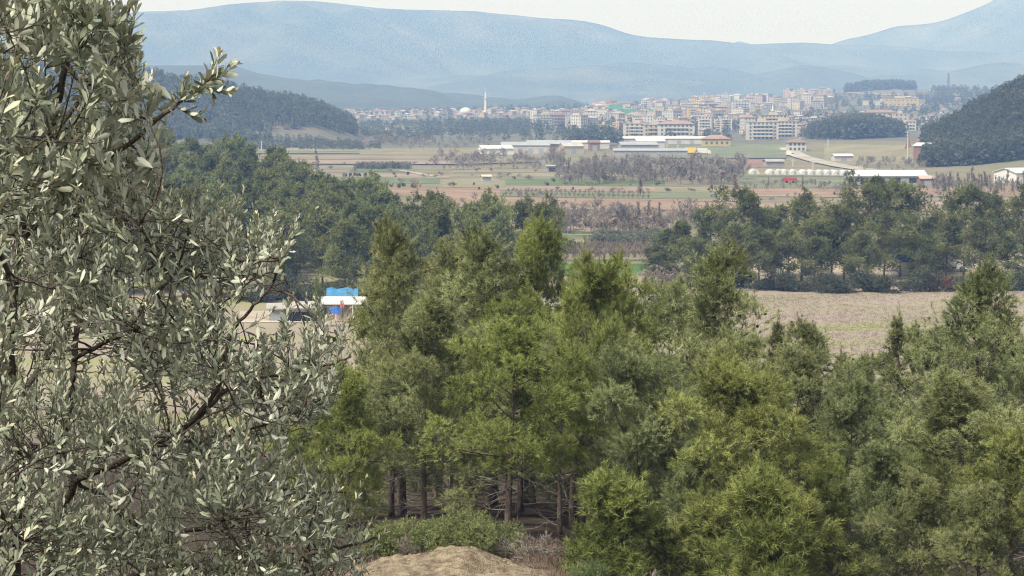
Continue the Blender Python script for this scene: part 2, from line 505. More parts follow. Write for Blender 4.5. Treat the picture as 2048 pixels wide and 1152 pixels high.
# ------------------------------------------------------------------ mountains and far hills
def ridge(name, prof, d, depth_f, depth_b, skin, seed, nx=360, spur=.22, bump=0.0, bump_k=.04, z0=-.4):
    px = np.array([p[0] for p in prof], float); py = np.array([p[1] for p in prof], float)
    gx = np.linspace(px[0], px[-1], nx)
    top = np.interp(gx, px, py)
    ker = np.ones(5) / 5
    top = np.convolve(np.pad(top, 2, mode='edge'), ker, mode='valid')
    X = (gx - 1024) / F * d
    H = CAMZ + (190 - top) / F * d                       # crest height above the valley
    t = np.concatenate([np.linspace(-1, 0, 46), np.linspace(0.08, 1, 12)])
    Wn = Waves(seed, 5, 1 / 260.0 * 7000 / d if d > 6000 else 1 / 130.0)
    Wb = Waves(seed + 50, 3, bump_k)
    TT, XX = np.meshgrid(t, X, indexing='ij')
    YY = d + np.where(TT < 0, TT * depth_f, TT * depth_b)
    env = np.where(TT < 0, (1 + TT) ** .85, np.maximum(1 - TT, 0) ** 1.2)
    nz = Wn(XX, YY * .45)
    Z = z0 + (H[None, :] - z0) * env * (1 + spur * nz * np.minimum(np.abs(TT) * 4, 1) * 1.0)
    Z += bump * Wb(XX, YY) * np.minimum(env * 5, 1)
    lim_ = CAMZ + (H[None, :] - CAMZ) * (YY / d) - np.abs(TT) * 12      # nothing in front of the crest hides it
    Z = np.where(np.abs(TT) > .01, np.minimum(Z, np.maximum(lim_, z0)), Z)
    Z = np.maximum(Z, z0)
    n, k = Z.shape
    v = np.stack([XX, YY, Z], -1).reshape(-1, 3)
    i = np.arange(n * k).reshape(n, k)
    f = np.stack([i[:-1, :-1], i[:-1, 1:], i[1:, 1:], i[1:, :-1]], -1).reshape(-1, 4)
    o = obj(name, mesh(name, v, f, skin, smooth=True))
    tag(o, kind='structure')
    return o

ridge('mountain', [(-900, 60), (-400, 45), (0, 36), (150, 30), (240, 31), (330, 30), (400, 25), (440, 20), (480, 14), (530, 6), (580, 3), (640, 4), (700, 11), (760, 18), (820, 21), (880, 22), (950, 27), (1000, 34), (1060, 41), (1150, 40), (1190, 45), (1225, 58), (1250, 69), (1300, 77), (1370, 83), (1440, 90), (1500, 93), (1540, 87), (1590, 83), (1640, 85), (1700, 89), (1780, 93), (1850, 98), (1950, 104), (2048, 108), (2300, 118), (2900, 140)],
      7000, 2100, 900, M['mountain_skin'], 5, nx=460, spur=.36, bump=5, bump_k=1 / 90.)
ridge('mountain', [(1560, 125), (1640, 95), (1690, 82), (1720, 75), (1760, 62), (1790, 50), (1820, 47), (1850, 45), (1890, 37), (1930, 28), (1960, 17), (1990, 2), (2030, -12), (2090, -18), (2250, -18), (2700, -5), (3200, 60)],
      8000, 900, 500, M['mountain_skin'], 9, nx=260, spur=.16, bump=6, bump_k=1 / 100.)
ridge('mountain', [(1380, 110), (1430, 96), (1452, 88), (1475, 81), (1495, 87), (1520, 97), (1580, 115)],
      8150, 400, 300, M['mountain_skin'], 13, nx=90, spur=.12, bump=5, bump_k=1 / 100.)
ridge('hill', [(-500, 120), (0, 128), (300, 130), (420, 131), (470, 135), (540, 150), (620, 161), (700, 165), (780, 172), (850, 178), (920, 187), (980, 197), (1030, 200), (1080, 192), (1120, 190), (1150, 199), (1180, 211), (1230, 219), (1300, 222)],
      3700, 800, 500, M['forest_slope'], 21, nx=420, spur=.16, bump=2.6, bump_k=1 / 22.)
ridge('hill', [(1350, 190), (1450, 165), (1540, 140), (1600, 130), (1650, 138), (1720, 155), (1800, 168), (1950, 176), (2200, 180)],
      5600, 800, 500, M['forest_slope'], 27, nx=300, spur=.18, bump=3.0, bump_k=1 / 28.)

# ------------------------------------------------------------------ fields, roads and tracks laid on the valley floor
def sheet(name, c00, c10, c11, c01, m, nx=8, ny=6, lift=.06, warp=5.0):
    """a four-cornered patch (world x,y corners) that follows the ground"""
    u = np.linspace(0, 1, nx + 1); v = np.linspace(0, 1, ny + 1)
    U, V = np.meshgrid(u, v)
    def co(k): return (c00[k] * (1 - U) * (1 - V) + c10[k] * U * (1 - V) + c11[k] * U * V + c01[k] * (1 - U) * V)
    X, Y = co(0), co(1)
    Y = Y + np.clip(Y / 900 - .2, 0, 1) * warp * W2(X * 1.1, Y * .2)
    Z = terrain(X, Y) + lift
    i = np.arange((nx + 1) * (ny + 1)).reshape(ny + 1, nx + 1)
    f = np.stack([i[:-1, :-1], i[:-1, 1:], i[1:, 1:], i[1:, :-1]], -1).reshape(-1, 4)
    o = obj(name, mesh(name, np.stack([X, Y, Z], -1).reshape(-1, 3), f, m, smooth=True))
    return tag(o, kind='structure')

def fld(x0, x1, y0, y1, kind, lift=.06, tilt=0, name='field', nx=40, ny=4):
    a, b, c, d = P(x0, y1 + tilt), P(x1, y1), P(x1, y0), P(x0, y0 + tilt)
    return sheet(name, a, b, c, d, M['f_' + kind], nx, ny, lift)

rr0 = random.Random(3)
fields = [
    (480, 1000, 296, 303, 'pale', 0), (500, 720, 303, 308, 'green2', 0), (720, 960, 303, 312, 'pale', 0),
    (520, 980, 309, 319, 'tan', 1), (900, 1080, 315, 325, 'tan2', 4), (560, 900, 320, 329, 'pink', 0), (620, 1010, 329, 338, 'tan2', 0),
    (905, 1180, 327, 335, 'tan2', 3), (905, 1240, 336, 343, 'pale', 1), (700, 830, 338.5, 344, 'green', -1), (620, 900, 345, 355, 'pink', 0), (840, 1020, 346, 352, 'pale', 0),
    (1000, 1330, 344, 353, 'pale', 0), (1000, 1200, 353.5, 359, 'green2', 0), (640, 880, 356, 367, 'green', -3), (885, 1010, 357, 374, 'pale', 0), (1012, 1330, 359.5, 372, 'green', -2),
    (600, 1100, 369, 392, 'brown', -2), (1012, 1310, 373, 383, 'pink', -2), (1000, 1440, 384, 396, 'green2', -4), (1180, 1480, 372.5, 383.5, 'pale', 0),
    (900, 1450, 397, 419, 'brown', -7), (1452, 2120, 377, 394, 'brown', -2), (1380, 2120, 395, 402, 'tan', 0), (1452, 2120, 402.5, 428, 'pink', 0),
    (1080, 1380, 420, 431, 'tan2', 0), (1080, 1340, 432, 461, 'dry', 0), (1090, 1330, 462, 474, 'green', 0), (1080, 1330, 475, 497, 'pale', 0),
    (1080, 1320, 498, 521, 'tan2', 0), (1080, 1298, 521.5, 527, 'yellowgreen', 0), (1080, 1298, 527.5, 550, 'vivid', 0),
    (1455, 1572, 319, 336, 'red', 0), (1320, 1575, 291, 318, 'green2', 0), (1500, 1800, 336.5, 352, 'pale', 0), (1480, 1850, 353, 375, 'green2', 0),
    (1650, 1830, 288, 330, 'pale', 0), (1040, 1130, 287, 296, 'green2', 3), (1130, 1245, 281, 293, 'green2', 0), (820, 960, 250, 262, 'green2', -2), (740, 830, 252, 262, 'pale', 0),
    (1880, 1990, 189, 200, 'pale', 0), (1660, 1900, 231, 243, 'green2', 0), (1850, 1900, 262, 300, 'tan2', 0), (1650, 1700, 222, 227, 'tan', 0),
]
for i, (x0, x1, y0, y1, k, tl) in enumerate(fields):
    fld(x0, x1, y0, y1, k, .05 + .012 * (i % 5) + (.35 if y1 < 330 else 0), tl)

for (x0, x1, y0, y1, k, tl) in fields:
    if y1 < 500 and (x1 - x0) > 150:
        for j in range(2):
            if rr0.random() < .75:
                yy_ = y1 + .2 if j == 0 else y0 + .3
                a, b = P(x0, yy_ + tl), P(x1, yy_)
                w_ = rr0.uniform(1.2, 3.5)
                sheet('field_margin', (a.x, a.y - w_), (b.x, b.y - w_), (b.x, b.y), (a.x, a.y), M['margin'], 40, 1, .14 + (.4 if y1 < 330 else 0))

def strip(name, pts, width, m, lift=.12, world_pts=False):
    q = [Vector(p) for p in pts] if world_pts else [P(*p) for p in pts]
    dense = []
    for a, b in zip(q, q[1:]):
        n = max(2, int((b - a).length / 12))
        dense += [a.lerp(b, t / n) for t in range(n)]
    dense.append(q[-1])
    vv, ff = [], []
    for i, p in enumerate(dense):
        d = dense[min(i + 1, len(dense) - 1)] - dense[max(i - 1, 0)]
        s = Vector((d.y, -d.x, 0)).normalized() * width / 2
        for e in (p - s, p + s):
            vv.append((e.x, e.y, tz(e.x, e.y) + lift))
    for i in range(len(dense) - 1):
        ff.append((2 * i, 2 * i + 1, 2 * i + 3, 2 * i + 2))
    o = obj(name, mesh(name, vv, ff, m))
    return tag(o, kind='structure')

strip('road', [(1574, 296), (1584, 305), (1604, 315), (1640, 325), (1690, 335), (1745, 343), (1800, 350), (1862, 357)], 9, M['f_road'], .5)
strip('path', [(1500, 247), (1530, 240), (1560, 233), (1578, 228)], 7, M['f_track'], .9)
strip('path', [(1690, 187.5), (1750, 189.5), (1812, 192)], 9, M['f_track'], 1.2)
strip('path', [(1905, 262), (1896, 252), (1902, 244), (1915, 238), (1905, 232)], 5, M['f_track'], .6)
strip('path', [(800, 341), (830, 346), (865, 353)], 3.0, M['f_track'], .2)
strip('path', [(690, 296), (720, 299)], 4.0, M['f_track'], .5)
strip('path', [(1640, 219), (1740, 220), (1850, 221)], 8, M['f_track'], .9)
strip('path', [(1122, 470), (1200, 471), (1290, 472)], 1.4, M['f_track'], .2)
strip('road', [(960, 600), (1080, 606), (1180, 612), (1250, 611), (1300, 604), (1345, 596), (1400, 589)], 8.5, M['f_road'], .10)
sheet('gravel_yard', P(480, 652), P(760, 652), P(760, 622), P(480, 622), M['f_earth'], 8, 4, .09)

# ------------------------------------------------------------------ pine trees
def unit(v): return v / np.maximum(np.linalg.norm(v, axis=-1, keepdims=True), 1e-9)

def needles(pos, axis, tint, K, ln, wd, spread, g, along=.16):
    """tufts of thin triangles round each shoot"""
    n = len(pos)
    pos = np.repeat(pos, K, 0); ax = np.repeat(axis, K, 0); tn = np.repeat(tint, K)
    rd = unit(g.normal(size=(n * K, 3)))
    dirs = unit(ax * g.uniform(.35, 1.1, (n * K, 1)) + rd * spread)
    base = pos + ax * g.uniform(-.5, .5, (n * K, 1)) * along
    L_ = ln * g.uniform(.65, 1.2, (n * K, 1))
    side = unit(np.cross(dirs, g.normal(size=(n * K, 3)))) * wd * .5
    v = np.stack([base - side, base + side, base + dirs * L_ + np.array([0, 0, -.08]) * L_], 1).reshape(-1, 3)
    f = np.arange(len(v)).reshape(-1, 3)
    return v, f, np.repeat(tn + g.uniform(-.12, .12, n * K), 3)

def limb_path(start, az, el, L_, g, up=.35, n=6):
    p = np.array(start, float); pts = [p.copy()]
    e = el
    for i in range(n - 1):
        a = az + g.normal() * .10
        d = np.array([math.cos(a) * math.cos(e), math.sin(a) * math.cos(e), math.sin(e)])
        p = p + d * L_ / (n - 1); pts.append(p.copy())
        e += up / (n - 1) + g.normal() * .06
    return np.array(pts)

def make_pine(name, seed, H, cb, Rr, limbs, sides, tufts, K, ln, wd, spread, prof='cone', cones=0, dead=8, tube_n=6, lean=.04, el0=.2, el1=.9, sub_l=.42, droop=0.0, puff=.42, shoots=1, shell=.25):
    """returns (trunk mesh with limbs, crown mesh, cone mesh or None), foot at the origin, H tall"""
    g = np.random.default_rng(seed)
    mb = MB()
    la = g.uniform(0, 6.28)
    tp = []
    nT = 11
    for i in range(nT):
        t = i / (nT - 1)
        wob = .012 * H * math.sin(t * 5 + la * 2) * t
        tp.append((math.cos(la) * lean * H * t * t + wob, math.sin(la) * lean * H * t * t - wob * .7, H * .985 * t - .35 * (1 - t)))
    tp = np.array(tp)
    r0 = .0155 * H + .02
    mb.tube(tp, [r0 * ((1 - .93 * (i / (nT - 1)) ** .9)) * (1.25 if i == 0 else 1) for i in range(nT)], max(tube_n, 5))
    def trunk_at(t):
        f = t * (nT - 1); i = min(int(f), nT - 2); return tp[i] * (1 - (f - i)) + tp[i + 1] * (f - i)
    P_, A_, T_ = [], [], []
    cone_pos = []
    for i in range(limbs):
        s = (i + g.uniform(.1, .9)) / limbs
        s = s ** .92
        t = cb + (1 - cb) * .985 * s
        if prof == 'cone': rr = (1 - s) ** .42 * (.55 + .45 * min(1, s * 4 + .35))
        elif prof == 'umbrella': rr = (1 - s ** 2.4) ** .6 * (.62 + .38 * min(1, s * 2.2))
        else: rr = math.sqrt(max(0, 1 - (2 * s - .8) ** 2 / 1.65)) * .95
        az = i * 2.39996 + g.normal() * .35
        lobe = 1 + .30 * math.sin(az * 2 + la + 5 * s) + .15 * math.sin(az * 3 - 9 * s + la)
        L_ = Rr * max(rr, .12) * g.uniform(.55, 1.2) * lobe
        el = el0 + (el1 - el0) * s + g.normal() * .13 - droop * (1 - s)
        path = limb_path(trunk_at(t), az, el, L_, g, up=.45 if prof != 'umbrella' else .3)
        lr = r0 * .34 * (1 - .75 * s) * (.5 + .5 * L_ / Rr)
        mb.tube(path, np.linspace(lr, lr * .22, len(path)), 4 if tube_n > 4 else 3, cap=False)
        limb_t = g.uniform(.1, .85)
        for k in range(sides + 1):
            if k == sides: b0, d0, sl = path[-2], path[-1] - path[-2], L_ * .25
            else:
                q = .28 + .70 * (k + g.uniform(.1, .9)) / sides
                fi = q * (len(path) - 1); ii = min(int(fi), len(path) - 2)
                b0 = path[ii] * (1 - (fi - ii)) + path[ii + 1] * (fi - ii)
                d0 = path[ii + 1] - path[ii]
                sl = L_ * sub_l * (1.15 - .55 * q) * g.uniform(.6, 1.25)
            d0 = unit(d0)
            d1 = unit(d0 * .75 + unit(g.normal(size=3)) * .85 + np.array([0, 0, .28]))
            if tube_n > 4 and sl > .18:
                mb.tube([b0, b0 + d1 * sl * .5, b0 + d1 * sl + np.array([0, 0, .12 * sl])], [lr * .32, lr * .22, lr * .1], 3, cap=False)
            # a puff of shoots round the end of the side branch
            pc = b0 + d1 * sl * .75
            pr = puff * g.uniform(.65, 1.25) * (1.15 - .45 * s)
            dd = unit(g.normal(size=(tufts, 3)) + d1[None] * .35 + np.array([[0, 0, .35]]))
            rr3 = pr * g.uniform(shell, 1.0, (tufts, 1)) ** .6
            pp = pc[None] + dd * rr3 * np.array([[1.1, 1.1, .8]])
            aa = unit(dd + d1[None] * .3 + g.normal(size=(tufts, 3)) * .3 + np.array([[0, 0, .45]]))
            P_.append(pp); A_.append(aa)
            T_.append(np.clip(limb_t + g.normal() * .12 + g.normal(size=tufts) * .12, 0, 1))
            # loose shoots standing out of the puff
            for _ in range(shoots):
                sd = unit(d1 * .5 + g.normal(size=3) * .55 + np.array([0, 0, .75 + .6 * s]))
                sl2 = pr * g.uniform(.9, 1.6); m_ = min(9, max(4, int(tufts * .3)))
                w_ = np.linspace(.25, 1, m_)[:, None]
                P_.append(pc[None] + sd[None] * sl2 * w_ + g.normal(size=(m_, 3)) * pr * .05)
                A_.append(unit(sd[None] + g.normal(size=(m_, 3)) * .12))
                T_.append(np.clip(limb_t + g.normal() * .12 + g.normal(size=m_) * .10, 0, 1))
            if cones and s > .45 and g.random() < .75: cone_pos.append(b0 + d1 * sl * g.uniform(.7, 1.3) + unit(g.normal(size=3)) * puff * .6)
    # leader
    top = trunk_at(1.0)
    for q in range(7):
        sd = unit(np.array([0, 0, 1.]) + (g.normal(size=3) * .33 if q else 0))
        b_ = trunk_at(1 - .16 * g.uniform(0, 1) * (q > 0)); ll = H * g.uniform(.05, .10)
        mb.tube([b_, b_ + sd * ll], [r0 * .06, r0 * .03], 3, cap=False)
        m_ = min(12, max(5, tufts))
        w_ = np.linspace(.1, 1, m_)[:, None]
        P_.append(b_[None] + sd[None] * ll * w_ + g.normal(size=(m_, 3)) * .004 * H)
        A_.append(unit(sd[None] + g.normal(size=(m_, 3)) * .15))
        T_.append(np.full(m_, .65))
    for i in range(dead):
        t = g.uniform(.08, cb + .1)
        path = limb_path(trunk_at(t), g.uniform(0, 6.28), g.uniform(-.35, .45), Rr * g.uniform(.3, .95), g, up=g.uniform(-.5, .4), n=5)
        mb.tube(path, np.linspace(r0 * .17, r0 * .04, 5), 3, 1, cap=False)
        for _ in range(3):
            k = g.integers(1, 4)
            d1 = unit(path[k + 1] - path[k] + g.normal(size=3) * .25)
            mb.tube([path[k], path[k] + d1 * Rr * .18, path[k] + d1 * Rr * .3 + g.normal(size=3) * .08], [r0 * .06, r0 * .045, r0 * .02], 3, 1, cap=False)
    v, f, tn = needles(np.concatenate(P_), np.concatenate(A_), np.concatenate(T_), K, ln, wd, spread, g)
    trunk = mb.mesh(name + '_trunk', [M['pine_bark'], M['dead_twig']], smooth=True)
    crown = mesh(name + '_crown', v, f, M['needle_mid'], tint=np.clip(tn, 0, 1))
    cm = None
    if cones and cone_pos:
        idx = g.permutation(len(cone_pos))[:cones]
        cb_ = MB()
        for j in idx:
            c = cone_pos[j]; d = unit(g.normal(size=3) + np.array([0, 0, -.2])); a = unit(np.cross(d, [.3, .5, .8])); b = np.cross(d, a)
            r, l = .06, .15
            ring = [c + (a * math.cos(q) + b * math.sin(q)) * r for q in np.arange(5) * 1.2566]
            cb_.add([c - d * l * .35] + ring + [c + d * l * .65], [(0, k + 1, (k + 1) % 5 + 1) for k in range(5)] + [(6, (k + 1) % 5 + 1, k + 1) for k in range(5)])
        cm = cb_.mesh(name + '_cones', [M['cone']])
    return trunk, crown, cm

def place_pine(var, loc, Hv, height, wide, rz, needle, label, group, name='pine_tree', tilt=(0, 0)):
    trunk, crown, cm = var
    s = height / Hv
    t = thing(name, label, 'tree', loc, rz, group, (wide, wide, s))
    t.rotation_euler = (tilt[0], tilt[1], rz)
    obj('trunk', trunk, t)
    c = obj('crown', crown, t)
    if needle:
        c.material_slots[0].link = 'OBJECT'; c.material_slots[0].material = M[needle]
    tag(c, kind='stuff')
    if cm: tag(obj('cone_cluster', cm, t), kind='stuff')
    return t

HV = 8.5
NV = [make_pine('near_pine', 100 + i, HV, cb, Rr, limbs, 3, tf, 20, .19, .0145, .55, prof, cones, dead, puff=.62, shoots=2, shell=.40)
      for i, (cb, Rr, limbs, tf, prof, cones, dead) in enumerate([
          (.28, 2.5, 27, 42, 'round', 0, 16),      # 0 full round crown
          (.34, 2.4, 27, 38, 'round', 70, 16),      # 1 tall cone with cones
          (.10, 2.7, 30, 42, 'cone', 0, 8),        # 2 branched to the ground
          (.40, 2.9, 24, 42, 'umbrella', 60, 18),  # 3 open, flat topped
          (.24, 2.2, 32, 16, 'cone', 190, 10),     # 4 sparse, many cones
      ])]
SPINDLE = make_pine('slim_pine', 131, HV, .30, .8, 26, 3, 8, 20, .18, .0125, .6, 'cone', 60, 5, puff=.26)
YOUNG = make_pine('young_pine', 140, 3.0, .06, .95, 26, 3, 26, 20, .18, .0145, .55, 'round', 0, 0, puff=.42, shell=.4)

near = [  # px, distance, top row, variant, width factor, needle, label
    (690, 62, 750, 2, .72, 'needle_bright', 'low bushy yellow-green pine half hidden behind the olive branches'),
    (802, 74, 478, 4, .95, 'needle_grey', 'slim pale-topped pine just right of the blue tarpaulin'),
    (778, 80, 610, 1, .8, 'needle_bright', 'mid-green pine beside the olive tips, under the camp cabin'),
    (846, 65, 640, 0, .86, 'needle_grey', 'grey-green round-crowned pine left of the bright central pine'),
    (985, 84, 490, 4, 1.25, 'needle_grey', 'tall pine with many dark cones, left of centre'),
    (905, 90, 535, 1, 1.0, 'needle_grey', 'pale green pine behind the grey-green round-crowned one'),
    (1015, 62, 690, 1, .95, 'needle_bright', 'bright green cone-shaped pine in the middle of the stand'),
    (1195, 70, 572, 3, .78, 'needle_bright', 'open pine with dark bent limbs below the bright green field'),
    (1066, 86, 500, 0, .80, 'needle_bright', 'tall pine whose tip stands before the pale fields at centre'),
    (1290, 62, 745, 0, .92, 'needle_blue', 'blue-green pine right of centre with foliage to the ground'),
    (1225, 76, 630, 3, .95, 'needle_bright', 'leafy pine tucked under the open pine at centre'),
    (1410, 76, 525, 4, 1.15, 'needle_grey', 'sparse pine full of cones in front of the pale road'),
    (1350, 82, 610, 1, .95, 'needle_blue', 'dark green pine between the road and the cone-laden pine'),
    (1478, 70, 700, 2, .9, 'needle_grey', 'leaning pale pine at the left end of the dry field'),
    (1505, 58, 775, 0, 1.0, 'needle_yellow', 'broad yellow-green pine in front, right of centre'),
    (1640, 80, 668, 4, 1.0, 'needle_grey', 'short sparse pine poking into the dry field, left of the spindly one'),
    (1590, 72, 735, 1, .9, 'needle_grey', 'pale pine behind the broad yellow-green one'),
    (1706, 64, 800, 1, .72, 'needle_blue', 'narrow dark pine with a bare lower trunk'),
    (1745, 84, 730, 2, .95, 'needle_blue', 'soft green pine behind the narrow dark pine'),
    (1955, 70, 565, 4, 1.05, 'needle_blue', 'tall loose pine whose tip crosses the field edge at right'),
    (1940, 60, 790, 0, 1.12, 'needle_grey', 'large grey-green pine in front at right'),
    (1870, 82, 690, 1, 1.0, 'needle_blue', 'mid-height pine left of the tall loose one'),
    (2040, 76, 725, 1, .9, 'needle_grey', 'pine at the right edge beside the tall loose one'),
    (2040, 56, 890, 3, .8, 'needle_yellow', 'olive-green pine cut by the lower right corner'),
    (1845, 57, 960, 2, .7, 'needle_grey', 'low grey pine between the large grey-green and the yellow-green one'),
    (2110, 66, 720, 1, 1.0, 'needle_blue', 'pine reaching in from beyond the right edge'),
    (1390, 60, 900, 2, .7, 'needle_blue', 'low blue-green pine between the blue-green and the yellow-green pine'),
    (1770, 59, 905, 2, .75, 'needle_blue', 'low dark pine right of the narrow dark one'),
    (1660, 60, 930, 2, .6, 'needle_bright', 'low pine right of the broad yellow-green one'),
    (1975, 55, 985, 2, .65, 'needle_grey', 'low grey-green pine before the large grey-green one'),
    (600, 66, 800, 2, .8, 'needle_bright', 'low pine seen only through the olive twigs'),
    (1120, 66, 760, 3, .75, 'needle_bright', 'shaded pine under the dark bent limbs at centre'),
]
rr_ = random.Random(5)
for i, (px, d, top, var, wf, nd, lab) in enumerate(near):
    g0 = G(px, d)
    h = at(px, top, d).z - g0.z
    place_pine(NV[var], g0, HV, h, wf * (.55 + .45 * h / HV), rr_.uniform(0, 6.28), nd, lab, None)
for px, d, top, lab in ((1540, 82, 648, 'thin sapling pine standing alone left of the sparse pine'), (1812, 78, 638, 'spindly pine rising alone out of the row at right'),
                        (1165, 74, 512, 'slim pine tip standing before the left end of the bright green field'), (1700, 84, 712, 'small thin pine between the sparse and the spindly pine'), (1450, 88, 640, 'slender pine right behind the cone-laden pine'),
                        (2028, 88, 632, 'thin pine tip at the right edge of the field')):
    g0 = G(px, d)
    place_pine(SPINDLE, g0, HV, at(px, top, d).z - g0.z, 1.0, rr_.uniform(0, 6.28), 'needle_grey', lab, None)
for px, d, top, nd, lab in ((1540, 54.5, 985, 'needle_bright', 'young bright green pine at the bottom, right of centre'), (1240, 57, 980, 'needle_bright', 'young pine at the foot of the blue-green pine'),
                            (1600, 57, 1010, 'needle_yellow', 'young pine right of the bright green young pine'), (1430, 57, 1020, 'needle_yellow', 'young pine left of the bright green young pine')):
    g0 = G(px, d)
    place_pine(YOUNG, g0, 3.0, at(px, top, d).z - g0.z, 1.25, rr_.uniform(0, 6.28), nd, lab, None, 'young_pine')
# the shaded trees deeper in the stand
k = 0
for row, (d, x0, x1, step) in enumerate(((72, 640, 2080, 120), (80, 600, 2120, 105), (90, 620, 2130, 95), (101, 640, 2120, 80), (113, 660, 2100, 75), (126, 700, 2060, 75))):
    px = x0 + row * 23
    while px < x1:
        p = G(px + rr_.uniform(-25, 25), d + rr_.uniform(-3, 3))
        lim = np.interp(px, [600, 700, 800, 900, 1050, 1200, 1300, 1450, 1600, 2100], [800, 720, 640, 600, 570, 640, 690, 700, 800, 760])
        h = min(8.2, at(px, lim + rr_.uniform(50, 150), p.y).z - p.z)
        if h > 2.5:
            place_pine(NV[(row + k) % 4], p, HV, h, .95 * (.6 + .4 * h / HV), rr_.uniform(0, 6.28), rr_.choice(['needle_grey', 'needle_blue', 'needle_bright']),
                       'shaded pine standing deeper inside the near stand', 'pines deeper inside the near stand')
        k += 1
        px += step * rr_.uniform(.8, 1.2)

# ---- right-hand group of tall pines behind the dry field
HR = 14.0
RV = [make_pine('field_pine', 200 + i, HR, cb, Rr, limbs, 7, tf, 10, .42, .075, .7, prof, 0, 6, 5, .05, .05, .75, puff=1.1)
      for i, (cb, Rr, limbs, tf, prof) in enumerate([(.30, 5.2, 32, 13, 'umbrella'), (.22, 5.0, 33, 13, 'round'), (.33, 5.8, 31, 13, 'umbrella'), (.18, 4.6, 33, 13, 'cone')])]
right = [
    (1488, 372, 398, 1, 'tall dome-topped pine, left end of the group behind the dry field'), (1605, 378, 402, 0, 'pine with a ragged flat top right of the dome-topped one'),
    (1738, 376, 372, 0, 'tallest flat-topped pine in the middle of the field group'), (1803, 380, 380, 2, 'tall pine touching the tallest one on its right'),
    (1930, 376, 388, 2, 'broad rounded pine right of the gap in the field group'), (1990, 382, 402, 0, 'pine right of the broad rounded one in the field group'),
    (2052, 378, 392, 1, 'tall pine at the right edge of the field group'), (1545, 385, 425, 2, 'lower pine between the dome-topped and the ragged one'),
    (1665, 384, 425, 1, 'mid-height pine left of the tallest one'), (1690, 372, 420, 3, 'pine in front of the tallest, slightly left'),
    (1425, 376, 432, 1, 'rounded pine left of the dome-topped pine'), (1370, 380, 448, 3, 'lower pine near the left end of the field group'),
    (1335, 386, 462, 3, 'small pine at the left tip of the field group'), (1318, 378, 500, 1, 'lowest pine at the left tip, beside the orchard'),
    (1855, 386, 448, 1, 'lower pine filling the gap right of the tallest pair'), (1895, 370, 440, 3, 'pine with a visible trunk left of the broad rounded one'),
    (1770, 366, 440, 1, 'front pine beneath the tallest pair'), (1460, 364, 455, 3, 'front pine beneath the dome-topped one'),
    (1520, 362, 470, 1, 'small front pine with drooping crown above the shrubs'), (1580, 366, 465, 0, 'front pine beneath the ragged flat-topped one'),
    (1630, 362, 480, 3, 'short front pine left of the white vehicles'), (1720, 362, 470, 3, 'slim front pine with bare stem over the field'),
    (1840, 364, 470, 0, 'front pine beside the blue container'), (1960, 366, 455, 1, 'front pine right of the white van'), (2020, 364, 470, 3, 'front pine near the right edge'),
    (1395, 368, 485, 1, 'low front pine at the left of the group'), (1875, 392, 430, 3, 'back pine seen between the crowns at right'), (2090, 370, 400, 2, 'pine just beyond the right edge of the field group'),
    (1645, 372, 445, 2, 'dense pine left of the white vehicles'), (1550, 372, 440, 1, 'dense pine in the left half of the field group'),
]
for i, (px, d, top, var, lab) in enumerate(right):
    g0 = G(px, d)
    h = at(px, top, d).z - g0.z
    place_pine(RV[var], g0, HR, h, (.50 + .50 * h / HR), rr_.uniform(0, 6.28), 'needle_right', lab, None)

# ---- the pine wood on the left rise
HM = 12.5
MV = [make_pine('wood_pine', 300 + i, HM, cb, Rr, limbs, 7, tf, 8, .46, .11, .8, prof, 0, 2, 4, .04, .1, .9, puff=1.0)
      for i, (cb, Rr, limbs, tf, prof) in enumerate([(.14, 4.6, 34, 9, 'round'), (.12, 4.3, 36, 9, 'cone'), (.16, 4.9, 32, 9, 'round'), (.12, 4.5, 34, 9, 'cone'), (.2, 4.9, 32, 9, 'umbrella')])]
EDGE_PX = [-60, 0, 300, 500, 600, 700, 800, 900, 1060, 1100]
EDGE_D = [640, 630, 605, 565, 520, 478, 432, 408, 398, 372]
rows = []
d = 352.0
while d < 640:
    px = -40.0
    while px < 1090:
        if d < np.interp(px, EDGE_PX, EDGE_D): rows.append((px + rr_.uniform(-30, 30), d + rr_.uniform(-4, 4)))
        px += 9.2 * F / d * rr_.uniform(.75, 1.2)
    d += 9.6
for px, d in rows:
    if px < 250 and rr_.random() < .45: continue
    edge = np.interp(px, EDGE_PX, EDGE_D)
    g0 = G(px, d)
    h = 12.0 * rr_.uniform(.78, 1.14)
    back = d > edge - 14
    front = d < 362
    where = ('wood edge behind the camp' if front else 'skyline edge of the left wood' if back else 'closed wood on the left rise')
    place_pine(rr_.choice(MV), g0, HM, h, rr_.uniform(.85, 1.12), rr_.uniform(0, 6.28), None, 'green pine in the ' + where, 'pines in the ' + where)
print('wood pines', len(rows))

# ------------------------------------------------------------------ far woods on the hills: one mass each
def far_template(seed, n=50):
    g = np.random.default_rng(seed)
    h = g.uniform(.12, 1, n); r = (1 - h) ** .7 * .30 + .03
    a = g.uniform(0, 6.28, n)
    c = np.stack([np.cos(a) * r * g.uniform(.5, 1, n), np.sin(a) * r * g.uniform(.5, 1, n), h], 1)
    d1 = unit(g.normal(size=(n, 3))); d2 = unit(np.cross(d1, g.normal(size=(n, 3))))
    s = g.uniform(.06, .13, n)[:, None] * (1.15 - .6 * h[:, None])
    v = np.stack([c - d1 * s, c + d1 * s, c + d2 * s * 1.5], 1)
    return v, np.clip(.5 + g.normal(size=n) * .2, 0, 1)

FT = [far_template(400 + i) for i in range(6)]

